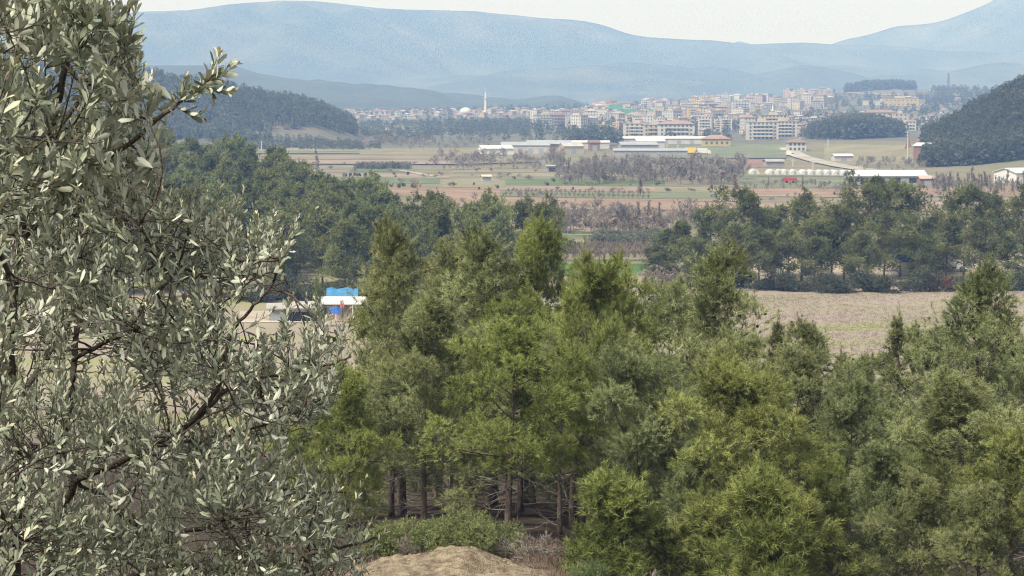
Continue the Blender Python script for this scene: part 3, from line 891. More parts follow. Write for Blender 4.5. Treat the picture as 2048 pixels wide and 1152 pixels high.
def mass(name, pts, hs, label, cat, m, squash=1.0, seed=1):
    g = np.random.default_rng(seed)
    V, T = [], []
    for (x, y), h in zip(pts, hs):
        v, t = FT[g.integers(0, 6)]
        a = g.uniform(0, 6.28); c, s = math.cos(a), math.sin(a)
        w = v.copy() * h
        w[..., 0] *= squash; w[..., 1] *= squash
        x2 = w[..., 0] * c - w[..., 1] * s; y2 = w[..., 0] * s + w[..., 1] * c
        V.append(np.stack([x2 + x, y2 + y, w[..., 2] + tz(x, y)], -1)); T.append(np.clip(np.repeat(t, 3) + g.normal() * .08, 0, 1))
    v = np.concatenate(V).reshape(-1, 3)
    o = obj(name, mesh(name, v, np.arange(len(v)).reshape(-1, 3), m, tint=np.concatenate(T)))
    return tag(o, label, cat, None, 'stuff')

def scatter(n, x0, x1, y0, y1, seed, keep=None):
    """world points under a pixel range of columns and a range of distances"""
    g = np.random.default_rng(seed)
    out = []
    while len(out) < n:
        px, Y = g.uniform(x0, x1), g.uniform(y0, y1)
        x = (px - 1024) / F * Y
        if keep is None or keep(px, Y, x, g): out.append((x, Y))
    return out

g_ = np.random.default_rng(77)
lh = scatter(4200, -150, 715, 1370, 1600, 31, lambda px, Y, x, g: (W2(x * 1.7, Y * 1.7) + 1.4 - max(0, (px - 560) / 90) - (0.5 if Y < 1400 else 0)) > g.uniform(-.1, 1.2))
mass('pine_wood', lh, g_.uniform(5, 12, len(lh)), 'hazy dark pine wood covering the hill on the left of the valley', 'wood', M['needle_far'], 1.0, 2)
rh = scatter(3000, 1846, 2260, 930, 1110, 32, lambda px, Y, x, g: terrain(x, Y) > .4 and g.random() < .95)
mass('pine_wood', rh, g_.uniform(4.5, 10, len(rh)), 'dark pine wood on the steep slope at the right edge', 'wood', M['needle_far'], 1.15, 3)
kn = scatter(330, 1612, 1815, 1455, 1545, 33, lambda px, Y, x, g: ((px - 1713) / 102) ** 2 + ((Y - 1500) / 46) ** 2 < 1)
mass('pine_wood', kn, [9 + 6 * max(0, 1 - ((1024 + F * x / y - 1713) / 100) ** 2) * random.uniform(.7, 1) for x, y in kn], 'dark pine copse on the knoll in front of the town', 'wood', M['needle_far'], 1.1, 4)
pl = scatter(420, 1690, 1826, 3080, 3230, 34)
mass('pine_wood', pl, g_.uniform(8, 13, len(pl)), 'faint wood on the plateau below the mast', 'wood', M['needle_far'], 1.4, 5)
cp = scatter(70, 1135, 1240, 1395, 1450, 35)
mass('pine_wood', cp, g_.uniform(7, 13, len(cp)), 'small dark copse beside the yellow tower house', 'wood', M['needle_far'], 1.2, 6)
tt = scatter(1500, 700, 2100, 1480, 3300, 36, lambda px, Y, x, g: W2(x * .5, Y * .5) > g.uniform(-.5, .5) and not (1500 < px < 1600 and Y < 1720))
mass('scattered_trees', tt, g_.uniform(3, 9, len(tt)), 'scattered hazy trees and scrub between the houses of the town', 'trees', M['needle_far'], 1.5, 7)
sc = scatter(520, 720, 1060, 1420, 2200, 37, lambda px, Y, x, g: W2(x * .8, Y * .8) > g.uniform(-.3, .6))
mass('scrub', sc, g_.uniform(3, 6.5, len(sc)), 'dark scrub and groves below the left part of the town', 'scrub', M['needle_far'], 1.8, 8)
sc = scatter(420, 1860, 2100, 2400, 3400, 38)
mass('scrub', sc, g_.uniform(4, 9, len(sc)), 'faint groves on the slope below the mast at right', 'scrub', M['needle_far'], 1.8, 9)
sc = scatter(260, 470, 760, 1290, 1400, 39)
mass('scrub', sc, g_.uniform(2, 5, len(sc)), 'dark scrub along the foot of the left hill', 'scrub', M['needle_far'], 1.8, 10)

# ------------------------------------------------------------------ bare trees of the valley
def make_bare(name, seed, H, kind, m, twig=.058, split=False):
    g = np.random.default_rng(seed)
    mb = MB()
    narrow = kind == 'poplar'
    n1 = 22 if narrow else 11
    t0 = .12 if narrow else .2
    tp = [np.array([.02 * H * math.sin(i * .9 + seed), .02 * H * math.cos(i * 1.1), H * (.97 if narrow else .75) * i / 6 - .2 * (i == 0)]) for i in range(7)]
    r0 = .018 * H
    mb.tube(tp, np.linspace(r0, r0 * .2, 7), 5)
    trunk = mb.mesh(name + '_trunk', [m])
    if split: mb = MB()
    for i in range(n1):
        t = t0 + (1 - t0) * (i + g.uniform(0, 1)) / n1
        f = min(t, .999) * 6; k = int(f); st = tp[k] * (1 - f + k) + tp[k + 1] * (f - k)
        el = g.uniform(1.05, 1.3) if narrow else g.uniform(.35, 1.15)
        L1 = H * ((.26 if narrow else .46) * (1.1 - .6 * t)) * g.uniform(.7, 1.15)
        p1 = limb_path(st, i * 2.4 + g.normal() * .3, el, L1, g, up=.25, n=5)
        mb.tube(p1, np.linspace(r0 * .38, r0 * .1, 5), 3, cap=False)
        for j in range(6):
            q = g.uniform(.25, 1) * 3.99; k = int(q); s2 = p1[k] * (1 - q + k) + p1[k + 1] * (q - k)
            L2 = L1 * g.uniform(.3, .55)
            d0 = unit(p1[k + 1] - p1[k] + g.normal(size=3) * (L1 * .14))
            e2 = s2 + d0 * L2; mid = (s2 + e2) / 2 + g.normal(size=3) * L2 * .06
            mb.tube([s2, mid, e2], [r0 * .13, twig * .9, twig * .6], 3, cap=False)
            for _ in range(13):
                q = g.uniform(.1, 1); s3 = s2 + (e2 - s2) * q
                d3 = unit(d0 + g.normal(size=3) * .55 + np.array([0, 0, .15]))
                mb.tube([s3, s3 + d3 * L2 * g.uniform(.35, .75)], [twig * .7, twig * .35], 3, cap=False)
    return (trunk, mb.mesh(name, [m])) if split else mb.mesh(name, [m])

BT = [make_bare('bare_crown', 500 + i, 9.0, k, M[m], split=True) for i, (k, m) in enumerate((('round', 'bare_bark'), ('round', 'bare_bark_warm'), ('poplar', 'bare_bark'), ('round', 'bare_bark'), ('poplar', 'bare_bark_warm'), ('round', 'bare_bark_warm')))]
BUSH = [make_bare('bare_bush', 540 + i, 3.2, 'round', M['bare_bark_warm'], .035) for i in range(2)]

def bare(px, py, top, var, label, group, wide=None, name='bare_tree', d=None):
    p = P(px, py) if d is None else G(px, d)
    h = at(px, top, p.y).z - p.z
    s = h / 9.0
    o = thing('bare_poplar' if var in (2, 4) else name, label, 'tree', p, rr_.uniform(0, 6.28), group, (s * (wide or rr_.uniform(.8, 1.2)),) * 2 + (s,))
    obj('trunk', BT[var][0], o)
    obj('crown', BT[var][1], o)
    return o

for n_, x0, x1, b0, b1, t0, t1, vars_, lab, grp in (
    (86, 1115, 1490, 357, 370, 305, 328, (0, 1, 2, 3, 0), 'tall bare tree in the long valley belt', 'bare trees of the long valley belt'),
    (60, 860, 1130, 318, 345, 296, 322, (0, 1, 3), 'bare tree in front of the white sheds', 'bare trees before the sheds'),
    (70, 1075, 1460, 447, 470, 398, 432, (0, 1, 4, 5, 3), 'bare brownish tree beyond the green field', 'bare trees of the near thicket'),
    (48, 730, 980, 285, 306, 266, 288, (0, 1, 3), 'hazy bare tree in the thicket below the town', 'bare trees below the town'),
    (46, 1865, 2060, 378, 392, 345, 362, (2, 4, 0, 2), 'slender bare poplar below the right slope', 'poplars at the foot of the right slope'),
    (26, 1640, 1850, 375, 388, 362, 372, (0, 1, 3), 'low bare tree behind the right brown field', 'hedge trees beyond the brown field'),
    (34, 1715, 1850, 328, 348, 312, 330, (0, 1, 3), 'bare tree between road and right slope', 'thicket trees beside the road'),
    (22, 1490, 1700, 372, 384, 356, 370, (0, 1, 3), 'small bare hedge tree below the greenhouses', 'hedge trees below the greenhouses'),
    (9, 900, 1060, 398, 412, 378, 396, (1, 5), 'bare tree peeping over the wood at the brown field', 'bare trees over the wood'),
):
    for i in range(n_):
        px = x0 + (x1 - x0) * (i + rr_.uniform(0, 1)) / n_
        by = rr_.uniform(b0, b1)
        bare(px, by, rr_.uniform(t0, t1) + (by - (b0 + b1) / 2) * .8, rr_.choice(vars_), lab, grp)
for px, by, top, var, wd, lab in (
    (633, 352, 302, 2, .8, 'tall thin bare poplar left, above the wood edge'), (688, 364, 346, 0, 1, 'small bare tree on the green strip left'), (782, 338, 318, 1, .9, 'lone bare tree with pale trunk by the grey-green row'),
    (835, 385, 352, 1, 1.4, 'wide bare tree standing in the brown field left of centre'), (1000, 362, 343, 0, 1.2, 'lone leaning tree on the pale green strip'), (1055, 388, 372, 5, 1.3, 'bare tree behind the tip of the dark pine at centre'),
    (1280, 402, 350, 2, .9, 'tall dark bare poplar at the edge of the brown field'), (1424, 384, 322, 0, .9, 'tall bare tree with pale trunk right of the belt'), (1470, 404, 352, 4, 1.1, 'slender bare tree at the left end of the right brown field'),
    (1112, 362, 346, 0, .9, 'small leaning tree before the valley belt'), (1537, 378, 354, 2, .8, 'thin bare tree above the field pines'), (1605, 384, 352, 4, .9, 'thin bare poplar right of the red trailer'),
    (1944, 392, 336, 2, .9, 'tallest pale poplar in the row at right'), (1575, 397, 386, 0, 1.3, 'small round fruit tree in the brown field'), (1622, 398, 385, 3, 1.4, 'wide low fruit tree right of the small round one'),
):
    bare(px, by, top, var, lab, None, wd)
for i in range(70):   # undergrowth of the thickets
    px, py = (rr_.uniform(1075, 1340), rr_.uniform(452, 474)) if i < 40 else (rr_.uniform(1120, 1480), rr_.uniform(362, 371))
    p = P(px, py); s = rr_.uniform(.7, 1.5)
    tag(obj('bare_bush', BUSH[i % 2], None, p, rr_.uniform(0, 6), (s * 1.3, s * 1.3, s)), 'low leafless bush beyond the green field' if i < 40 else 'low leafless bush under the valley belt', 'bush',
        'bushes of the near thicket' if i < 40 else 'bushes of the valley belt')

for i in range(26):
    p = G(rr_.uniform(1285, 1440), rr_.uniform(355, 384)); s_ = rr_.uniform(.5, 1.1)
    tag(obj('bare_bush', BUSH[i % 2], None, p, rr_.uniform(0, 6), (s_ * 1.4, s_ * 1.4, s_ * .8)), 'leafless brown bush on the bank beside the pale road', 'bush', 'bushes on the bank beside the road')

for i in range(110):
    x0, x1, y0, y1, k_, tl_ = fields[rr_.randrange(3, 28)]
    px = rr_.uniform(max(x0, 560), x1)
    p = P(px, y1 + .4 + tl_ * (x1 - px) / (x1 - x0)); s_ = rr_.uniform(.35, .95)
    tag(obj('margin_bush', BUSH[i % 2], None, p, rr_.uniform(0, 6), (s_ * 1.6, s_ * 1.3, s_ * .7)), 'leafless bush on a margin between the valley fields', 'bush', 'bushes on the field margins')

# ------------------------------------------------------------------ shrubs, vines and orchard rows
def make_bush(name, seed, h, r, tufts, K, ln, wd, m, lumps=7):
    g = np.random.default_rng(seed)
    cs = np.stack([g.normal(size=lumps) * r * .45, g.normal(size=lumps) * r * .45, g.uniform(.25, .72, lumps) * h], 1)
    ci = g.integers(0, lumps, tufts)
    d = unit(g.normal(size=(tufts, 3)))
    rad = np.array([r * .62, r * .62, h * .34])
    pos = cs[ci] + d * rad * g.uniform(.55, 1.05, (tufts, 1))
    pos[:, 2] = np.abs(pos[:, 2])
    ax = unit(d + np.array([0, 0, .6]))
    lt = g.uniform(.2, .8, lumps)
    v, f, tn = needles(pos, ax, np.clip(lt[ci] + g.normal(size=tufts) * .15, 0, 1), K, ln, wd, .7, g, along=ln)
    stem = MB()
    for c in cs: stem.tube([(0, 0, -.1), (c[0] * .4, c[1] * .4, c[2] * .5), tuple(c)], [.03 * h, .02 * h, .008 * h], 4, cap=False)
    return stem.mesh(name + '_stem', [M['wood']]), mesh(name + '_leaf', v, f, m, tint=np.clip(tn, 0, 1))

def place_bush(var, p, s, label, cat='shrub', group=None, name='shrub'):
    t = thing(name, label, cat, p, rr_.uniform(0, 6.28), group, s)
    obj('stem', var[0], t)
    tag(obj('foliage', var[1], t), kind='stuff')
    return t

JUN = [make_bush('juniper', 600 + i, 1.1, .75, 2600, 12, .07, .016, M['juniper'], 10) for i in range(2)]
for px, d, sx_, sz_, lab in ((925, 57.2, 1.15, 1.25, 'bright green juniper bush behind the bare earth mound'), (765, 57.8, 1.0, .95, 'dull green juniper bush left of the bare earth mound'),
                             (1178, 55.2, .62, .85, 'small juniper bush right of the bare earth mound'), (1000, 58.5, .8, .9, 'juniper bush half hidden behind the bright one'), (860, 60, .9, .8, 'low juniper in the shade of the trunks')):
    place_bush(JUN[0 if px % 2 else 1], G(px, d), (sx_, sx_, sz_), lab, 'juniper', None, 'juniper_bush')
DRY = [make_bare('dry_shrub', 620 + i, 1.0, 'round', M['dead_twig'], .006) for i in range(2)]
for px, d, s, lab in ((1055, 55.3, 1.0, 'dry leafless shrub at the right side of the mound'), (1095, 56.5, .9, 'dry grey shrub behind the mound to its right'), (1010, 56.8, .7, 'small dry shrub on the crest behind the mound'),
                      (1330, 56, 1.5, 'tangle of dead branches under the blue-green pine'), (1385, 57, 1.2, 'heap of dead twigs left of the broad yellow-green pine'), (805, 57, .7, 'dry stalks between the junipers and the mound')):
    tag(obj('dry_shrub', DRY[px % 2], None, G(px, d), rr_.uniform(0, 6), (s * 1.4, s * 1.4, s)), lab, 'shrub')
RED = make_bush('red_shrub', 630, .8, .35, 160, 8, .08, .03, M['red_leaf'], 5)
for px, d, s, lab in ((1962, 51.5, 1.9, 'small red-leaved shrub at the bottom edge, left of its twin'), (1993, 51.2, 2.0, 'small red-leaved shrub at the bottom edge near the right corner')):
    place_bush(RED, G(px, d), (s * .5, s * .5, s), lab)
SH = [make_bush('dark_shrub', 640 + i, 3.0, 2.0, 420, 10, .34, .10, M['shrub'], 7) for i in range(3)]
RUST = make_bush('rust_shrub', 645, 3.0, 1.8, 300, 10, .3, .09, M['rust_shrub'], 6)
n_sh = 0
for i in range(44):
    px = 1400 + 680 * (i + rr_.uniform(0, 1.6)) / 44
    d = np.interp(px, [1400, 1600, 1750, 2080], [366, 357, 352, 354]) + rr_.uniform(-1, 6)
    s = rr_.uniform(.4, 1.2)
    if i in (14, 31, 44):
        place_bush(RUST, G(px, d - 1), (s, s, s * .9), ['rust-brown bush under the pines left of the white vehicles', 'rust-brown bush below the blue container', 'rust-brown bush near the right end of the shrub row'][(14, 31, 44).index(i)])
    else:
        place_bush(SH[i % 3], G(px, d), (s, s, s * rr_.uniform(.45, 1.5)), 'dark shrub in the row along the dry field', 'shrub', 'shrubs along the dry field')
GS = [make_bush('grove_tree', 650 + i, 3.2, 1.7, 200, 9, .34, .12, M['grey_shrub'], 6) for i in range(2)]
for i in range(36):
    px = 1185 + 150 * (i % 18 + rr_.uniform(0, .8)) / 18
    place_bush(GS[i % 2], P(px, 484 + 8 * (i // 18) + rr_.uniform(0, 4)), (1, 1, rr_.uniform(.8, 1.1)), 'grey-green olive tree in the grove behind the bare orchard', 'tree', 'olive grove behind the orchard', 'grove_tree')
for i in range(26):
    px = 714 + 104 * (i + .5) / 26
    place_bush(GS[i % 2], P(px, 338 + rr_.uniform(-1, 1)), (1, 1, 1.0), 'grey-green tree in the short row among fields', 'tree', 'row of trees among the left fields', 'grove_tree')
for r_ in range(3):
    for i in range(28):
        px = 1112 + 190 * (i + rr_.uniform(.2, .8)) / 28
        p = P(px, 506 + 7.5 * r_)
        tag(obj('orchard_tree', BUSH[i % 2], None, p, rr_.uniform(0, 6), (.55, .55, .82)), 'small leafless fruit tree in the rows above the bright green field', 'tree', 'bare orchard above the green field')
for i in range(60):   # vine rows
    px = 1010 + 290 * (i % 30 + rr_.uniform(.2, .8)) / 30
    p = P(px, (385 if i < 30 else 392) + rr_.uniform(0, 1.5) + (px - 1010) * .02)
    tag(obj('vine', BUSH[i % 2], None, p, rr_.uniform(0, 6), (.5, .5, .55)), 'small dark pruned vine in the rows across the valley floor', 'vine', 'vine rows on the valley floor')
for i in range(46):
    px, py = rr_.choice([(rr_.uniform(735, 825), rr_.uniform(349, 355)), (rr_.uniform(655, 745), 353), (rr_.uniform(750, 830), rr_.uniform(371, 377)), (rr_.uniform(930, 1300), rr_.uniform(344, 380)), (rr_.uniform(1500, 2000), rr_.uniform(380, 405))])
    p = P(px, py); s = rr_.uniform(.5, .9)
    place_bush(SH[i % 3], p, (s * .35, s * .35, s * .6), 'dark dot-like shrub standing in the open valley fields', 'shrub', 'small shrubs dotted over the fields')

# ------------------------------------------------------------------ grass on the near slope and the dry field
def grass(name, xy, h, w, m, label, seed, blades=5):
    g = np.random.default_rng(seed)
    n = len(xy)
    xy = np.repeat(np.asarray(xy), blades, 0) + g.normal(size=(n * blades, 2)) * w * 5
    z = terrain(xy[:, 0], xy[:, 1])
    b = np.column_stack([xy, z - .02])
    hh = h * g.uniform(.4, 1.15, (len(b), 1))
    a = g.uniform(0, 6.28, len(b))
    s = np.stack([np.cos(a), np.sin(a), a * 0], 1) * w
    tip = b + np.concatenate([g.normal(size=(len(b), 2)) * .35, np.ones((len(b), 1))], 1) * hh
    v = np.stack([b - s, b + s, tip], 1).reshape(-1, 3)
    o = obj(name, mesh(name, v, np.arange(len(v)).reshape(-1, 3), m, tint=np.repeat(g.uniform(0, 1, len(b)), 3)))
    return tag(o, label, 'grass', None, 'stuff')

pts = []
g = np.random.default_rng(88)
while len(pts) < 9000:
    px, Y = g.uniform(1380, 2120), g.uniform(235, 352)
    x = (px - 1024) / F * Y
    if W2(x * .9 + 40, Y * 5.5) + .35 * W1(x * .6, Y) > g.uniform(-.5, .7): pts.append((x, Y))
grass('dry_grass', pts, .30, .03, M['dry_grass'], 'pale dry grass and stalks covering the field at right', 1, 6)
pts2 = []
while len(pts2) < 8000:
    px, Y = g.uniform(1380, 2120), g.uniform(235, 352)
    x = (px - 1024) / F * Y
    if -W2(x * .9 + 40, Y * 5.5) > g.uniform(.0, .8): pts2.append((x, Y))
grass('green_grass', pts2, .16, .04, M['green_grass'], 'thin yellow-green grass in streaks across the dry field', 2, 6)
pts3 = [(g.uniform(-8, 13), g.uniform(53, 63)) for _ in range(5200)]
pts3 = [(x, y) for x, y in pts3 if (x + 1.5) ** 2 / 6.5 + (y - 54.8) ** 2 / 5 > 1 or g.random() < .12]
grass('dead_grass', pts3, .32, .007, M['twig_grass'], 'brown dead grass round the bare earth mound and under the pines', 3, 6)

# ------------------------------------------------------------------ olive tree in the foreground
def build_olive():
    base = Vector(((-2 - 1024) / F * 6.4, 6.4, 0)); base.z = tz(base.x, base.y)
    root = thing('olive_tree', 'silver-green olive tree filling the left foreground', 'tree', base)
    g = np.random.default_rng(909)
    def W(px, py, Y): return np.array(at(px, py, Y))
    B = np.array(base)
    crotch = W(40, 1330, 6.4)
    limbs = [
        ([tuple(B + np.array([0, 0, -.15])), tuple(B * .6 + crotch * .4 + np.array([.03, 0, 0])), tuple(crotch)], .075, .055, True),
        ([(40, 1330, 6.4), (22, 1150, 6.35), (25, 1060, 6.3), (38, 960, 6.25), (20, 830, 6.2), (15, 700, 6.15), (22, 590, 6.1), (34, 490, 6.1), (60, 395, 6.1), (95, 280, 6.1), (125, 160, 6.1), (160, 40, 6.1), (175, -60, 6.1)], .045, .008, False),
        ([(34, 492, 6.1), (75, 445, 6.0), (112, 418, 6.0), (160, 360, 5.95), (225, 312, 5.9), (290, 262, 5.9), (345, 215, 5.9), (385, 190, 5.9), (412, 168, 5.9), (428, 150, 5.9)], .016, .003, False),
        ([(60, 395, 6.1), (40, 280, 6.2), (30, 150, 6.25), (45, 30, 6.3)], .016, .006, False),
        ([(40, 1330, 6.4), (95, 1180, 6.1), (108, 1085, 6.0), (125, 1010, 6.0), (148, 962, 6.0), (128, 905, 6.0), (124, 880, 6.0), (138, 822, 6.0), (146, 760, 6.0), (150, 700, 6.05), (158, 640, 6.1), (175, 560, 6.2), (215, 470, 6.25), (262, 400, 6.3)], .026, .006, False),
        ([(148, 962, 6.0), (182, 948, 5.95), (240, 925, 5.9), (310, 890, 5.85), (380, 850, 5.8), (430, 800, 5.8), (480, 765, 5.8), (560, 748, 5.8), (640, 735, 5.8), (700, 715, 5.8)], .015, .004, False),
        ([(148, 720, 6.0), (200, 690, 5.9), (260, 655, 5.9), (300, 600, 5.95), (350, 545, 6.0), (372, 480, 6.0), (380, 425, 6.0)], .010, .003, False),
        ([(380, 850, 5.8), (440, 770, 5.75), (452, 700, 5.7), (470, 655, 5.7), (510, 610, 5.7), (540, 575, 5.7), (565, 520, 5.7), (590, 485, 5.7)], .010, .003, False),
        ([(40, 1330, 6.4), (180, 1220, 6.0), (270, 1148, 5.9), (340, 1132, 5.85), (420, 1136, 5.85), (520, 1130, 5.8), (620, 1110, 5.8), (720, 1085, 5.8), (755, 1075, 5.8)], .018, .004, False),
        ([(160, 968, 6.0), (205, 990, 6.1), (235, 1025, 6.2), (300, 1060, 6.3), (380, 1060, 6.3), (470, 1040, 6.3), (560, 1010, 6.3), (640, 985, 6.3), (700, 985, 6.3)], .014, .004, False),
        ([(310, 890, 5.85), (400, 880, 6.2), (500, 860, 6.3), (600, 820, 6.3), (670, 785, 6.3)], .010, .003, False),
        ([(40, 1330, 6.4), (150, 1200, 6.8), (260, 1080, 7.2), (380, 960, 7.4), (480, 860, 7.4), (560, 760, 7.3), (620, 680, 7.2)], .013, .003, False),
        ([(20, 830, 6.2), (90, 720, 6.7), (170, 600, 6.9), (260, 520, 6.9), (330, 460, 6.8)], .016, .004, False),
        ([(95, 280, 6.1), (160, 200, 6.2), (215, 110, 6.2), (255, 30, 6.2), (270, -40, 6.2)], .012, .004, False),
        ([(22, 590, 6.1), (5, 520, 5.0), (-40, 430, 4.2), (-40, 330, 3.7), (-30, 230, 3.5), (-5, 170, 3.4)], .012, .004, False),
        ([(22, 1060, 6.3), (-30, 960, 5.0), (-60, 850, 4.2), (-60, 720, 3.8), (-40, 620, 3.6)], .012, .004, False),
        ([(22, 1150, 6.35), (-20, 1190, 5.2), (-10, 1120, 4.4), (10, 1050, 4.2)], .010, .004, False),
    ]
    mb = MB()
    nodes = []          # attachment points: (pos, radius)
    def poly(pts, ra, rb, n):
        pts = np.array(pts); q = [pts[0]]
        for i in range(len(pts) - 1):       # Catmull-Rom smoothing
            p0, p1, p2, p3 = pts[max(i - 1, 0)], pts[i], pts[i + 1], pts[min(i + 2, len(pts) - 1)]
            for t in (.25, .5, .75, 1):
                q.append(.5 * ((2 * p1) + (p2 - p0) * t + (2 * p0 - 5 * p1 + 4 * p2 - p3) * t * t + (3 * p1 - p0 - 3 * p2 + p3) * t ** 3))
        q = np.array(q) + g.normal(size=(len(q), 3)) * .002
        rad = np.linspace(ra, rb, len(q)) * (.68 if ra < .05 else 1)
        mb.tube(q - B, rad, n)
        return q, rad
    branch_objs = []
    for pts, ra, rb, raw in limbs:
        p = [np.array(a) if raw else W(*a) for a in pts]
        mb = MB()
        q, rad = poly(p, ra, rb, 9 if ra > .02 else 6)
        o = obj('trunk' if raw else 'branch', mb.mesh('olive_limb', [M['olive_bark']], smooth=True), root)
        if not raw:
            for a, r in zip(q[3:], rad[3:]): nodes.append((a, r))
    EY = [-60, 0, 50, 90, 150, 250, 300, 350, 395, 415, 450, 470, 500, 560, 600, 640, 662, 720, 780, 830, 880, 920, 960, 1000, 1040, 1080, 1152, 1240]
    EX = [215, 235, 255, 275, 275, 345, 320, 320, 320, 400, 470, 590, 600, 565, 455, 560, 690, 710, 690, 665, 635, 595, 630, 680, 705, 740, 760, 765]
    EX = [x - (14 if y > 400 else 8) for x, y in zip(EX, EY)]
    Wgap = Waves(77, 3, 1 / 34.0)
    def inside(px, py):
        if Wgap(px, py) < -.45 and g.random() < .8: return False
        if px > np.interp(py, EY, EX): return False
        if ((px - 185) / 55) ** 2 + ((py - 715) / 60) ** 2 < 1: return g.random() < .12
        if ((px - 540) / 90) ** 2 + ((py - 620) / 40) ** 2 < 1: return g.random() < .1
        if 300 < py < 400 and px > 250: return g.random() < .6
        if py < 300: return g.random() < .80
        return True
    def sample():
        while True:
            px, py = g.uniform(-60, 760), g.uniform(-60, 1240)
            if not inside(px, py): continue
            Y = g.uniform(5.5, 6.6) if py < 480 else g.uniform(5.35, 7.5)
            return px, py, Y
    # secondary branches grow towards free space
    mb = MB()
    npos = np.array([n[0] for n in nodes])
    sec = []
    for _ in range(240):
        t = W(*sample())
        d = np.linalg.norm(npos - t, axis=1)
        i = int(np.argmin(d))
        if d[i] > .75 or d[i] < .08: continue
        a = npos[i]
        m1 = a + (t - a) * .45 + g.normal(size=3) * d[i] * .10 + np.array([0, 0, -.05]) * d[i]
        q, rad = poly([a, m1, t], .0055, .0022, 5)
        sec += list(q[2:])
        if len(sec) % 4 == 0: npos = np.concatenate([npos, q[3:]])
    npos = np.concatenate([npos, np.array(sec)])
    LP, LA, LS, LY = [], [], [], []       # leaf: foot, frame, size, youth
    def leafy(q, n_pairs, young_tip, size):
        seg = np.linalg.norm(np.diff(q, axis=0), axis=1); cum = np.concatenate([[0], np.cumsum(seg)])
        tot = cum[-1]
        ph = g.uniform(0, 6.28)
        for k in range(n_pairs):
            u = 1 - (k / n_pairs) ** 1.05 * .96
            s = u * tot
            j = min(max(np.searchsorted(cum, s) - 1, 0), len(seg) - 1)
            p = q[j] + (q[j + 1] - q[j]) * ((s - cum[j]) / max(seg[j], 1e-6))
            ax = unit(q[j + 1] - q[j])
            a = unit(np.cross(ax, [.31, .2, .9])); b = np.cross(ax, a)
            th = ph + k * 1.5708 + g.normal() * .25
            for sgn in (0, math.pi):
                if g.random() < .06: continue
                rd = a * math.cos(th + sgn) + b * math.sin(th + sgn)
                op = np.clip(.30 + .075 * k + g.normal() * .16, .15, 1.25)
                d = unit(ax * math.cos(op) + rd * math.sin(op) + np.array([0, 0, .10]))
                nrm = unit(ax * math.sin(op) - rd * math.cos(op) + g.normal(size=3) * .22)   # upper face looks toward the shoot
                LP.append(p); LA.append((d, nrm))
                LS.append(size * (.45 + .55 * min(1, k / 4)) * g.uniform(.75, 1.2))
                LY.append(1 if (young_tip and k < 2) else 0)
    for _ in range(2950):
        px, py, Y = sample()
        t = W(px, py, Y)
        d = np.linalg.norm(npos - t, axis=1)
        i = int(np.argmin(d + (npos[:, 2] > t[2] + .02) * .12))
        a = npos[i]; L_ = d[i]
        if L_ > .5:
            a = t - unit(t - a) * .4; L_ = .4
        if L_ < .05: continue
        up = np.array([0, 0, 1.]) * .10 + g.normal(size=3) * .03
        m1 = a + (t - a) * .5 + g.normal(size=3) * L_ * .07
        q, rad = poly([a, m1, t, t + unit(t - m1) * .035 + up * .7], .0026, .0009, 3)
        tail = q[-9:] if len(q) > 9 else q
        leafy(tail, int(g.integers(8, 12)), g.random() < .6, .045 if py < 400 else .032)
    # sprays along the arching upper branch and at its tip
    lb = np.array([W(*a) for a in limbs[2][0]])
    for i in range(4, len(lb)):
        for _ in range(3):
            a = lb[i - 1] + (lb[i] - lb[i - 1]) * g.uniform(0, 1)
            d0 = unit(lb[i] - lb[i - 1] + g.normal(size=3) * .5 + np.array([0, 0, .45]))
            q, rad = poly([a, a + d0 * .045, a + d0 * .09 + np.array([0, 0, .015])], .0022, .0009, 4)
            leafy(q, 7, True, .046)
    leafy(lb[-3:], 9, True, .050)
    # close, out-of-focus sprays at the left edge
    for (px, py, Y) in ((22, 140, 3.4), (5, 200, 3.4), (35, 100, 3.5), (25, 330, 3.6), (8, 400, 3.6), (10, 470, 3.7), (20, 600, 3.6), (35, 640, 3.6), (5, 680, 3.6), (25, 790, 3.8), (5, 860, 3.9), (10, 960, 4.0), (60, 1060, 4.2), (20, 1120, 4.2), (90, 1110, 4.3), (160, 1100, 4.6), (40, 740, 3.7)):
        t = W(px, py, Y)
        a = t + np.array([-.10 + g.normal() * .04, .05, -.16 + g.normal() * .03])
        q, rad = poly([a, (a + t) / 2 + g.normal(size=3) * .01, t], .003, .001, 4)
        leafy(q, 8, True, .044)
    o = obj('twigs', mb.mesh('olive_twigs', [M['olive_bark']], smooth=True), root)
    tag(o, kind='stuff')
    # ---- the leaves: two faces 0.6 mm apart, silver underside
    st = [(0, .0), (.34, .12), (.79, .14), (1, 0)]
    V, Fc, Mi = [], [], []
    for side, dz in ((0, .006), (1, -.006)):
        o_ = len(V)
        V.append((0, 0, dz))
        for t, w in st[1:-1]:
            zc = -.10 * t * t
            V += [(-w, t, zc + .03 + dz), (0, t, zc + dz), (w, t, zc + .03 + dz)]
        V.append((0, 1, -.10 + dz))
        q = [(0, 2, 1), (0, 3, 2)]
        for k in range(1):
            a = 1 + 3 * k
            q += [(a, a + 1, a + 4), (a, a + 4, a + 3), (a + 1, a + 2, a + 5), (a + 1, a + 5, a + 4)]
        q += [(4, 5, 7), (5, 6, 7)]
        for f in q:
            f = tuple(o_ + i for i in f)
            Fc.append(f if side == 0 else f[::-1]); Mi.append(side)
    V = np.array(V); Fc = np.array(Fc); Mi = np.array(Mi)
    LP = np.array(LP); LS = np.array(LS); LY = np.array(LY)
    D = np.array([a[0] for a in LA]); Nn = np.array([a[1] for a in LA])
    S = unit(np.cross(D, Nn)); Nn = np.cross(S, D)
    # the 300 leaves that show largest in the frame
    rel = LP - np.array([0, 0, CAMZ])
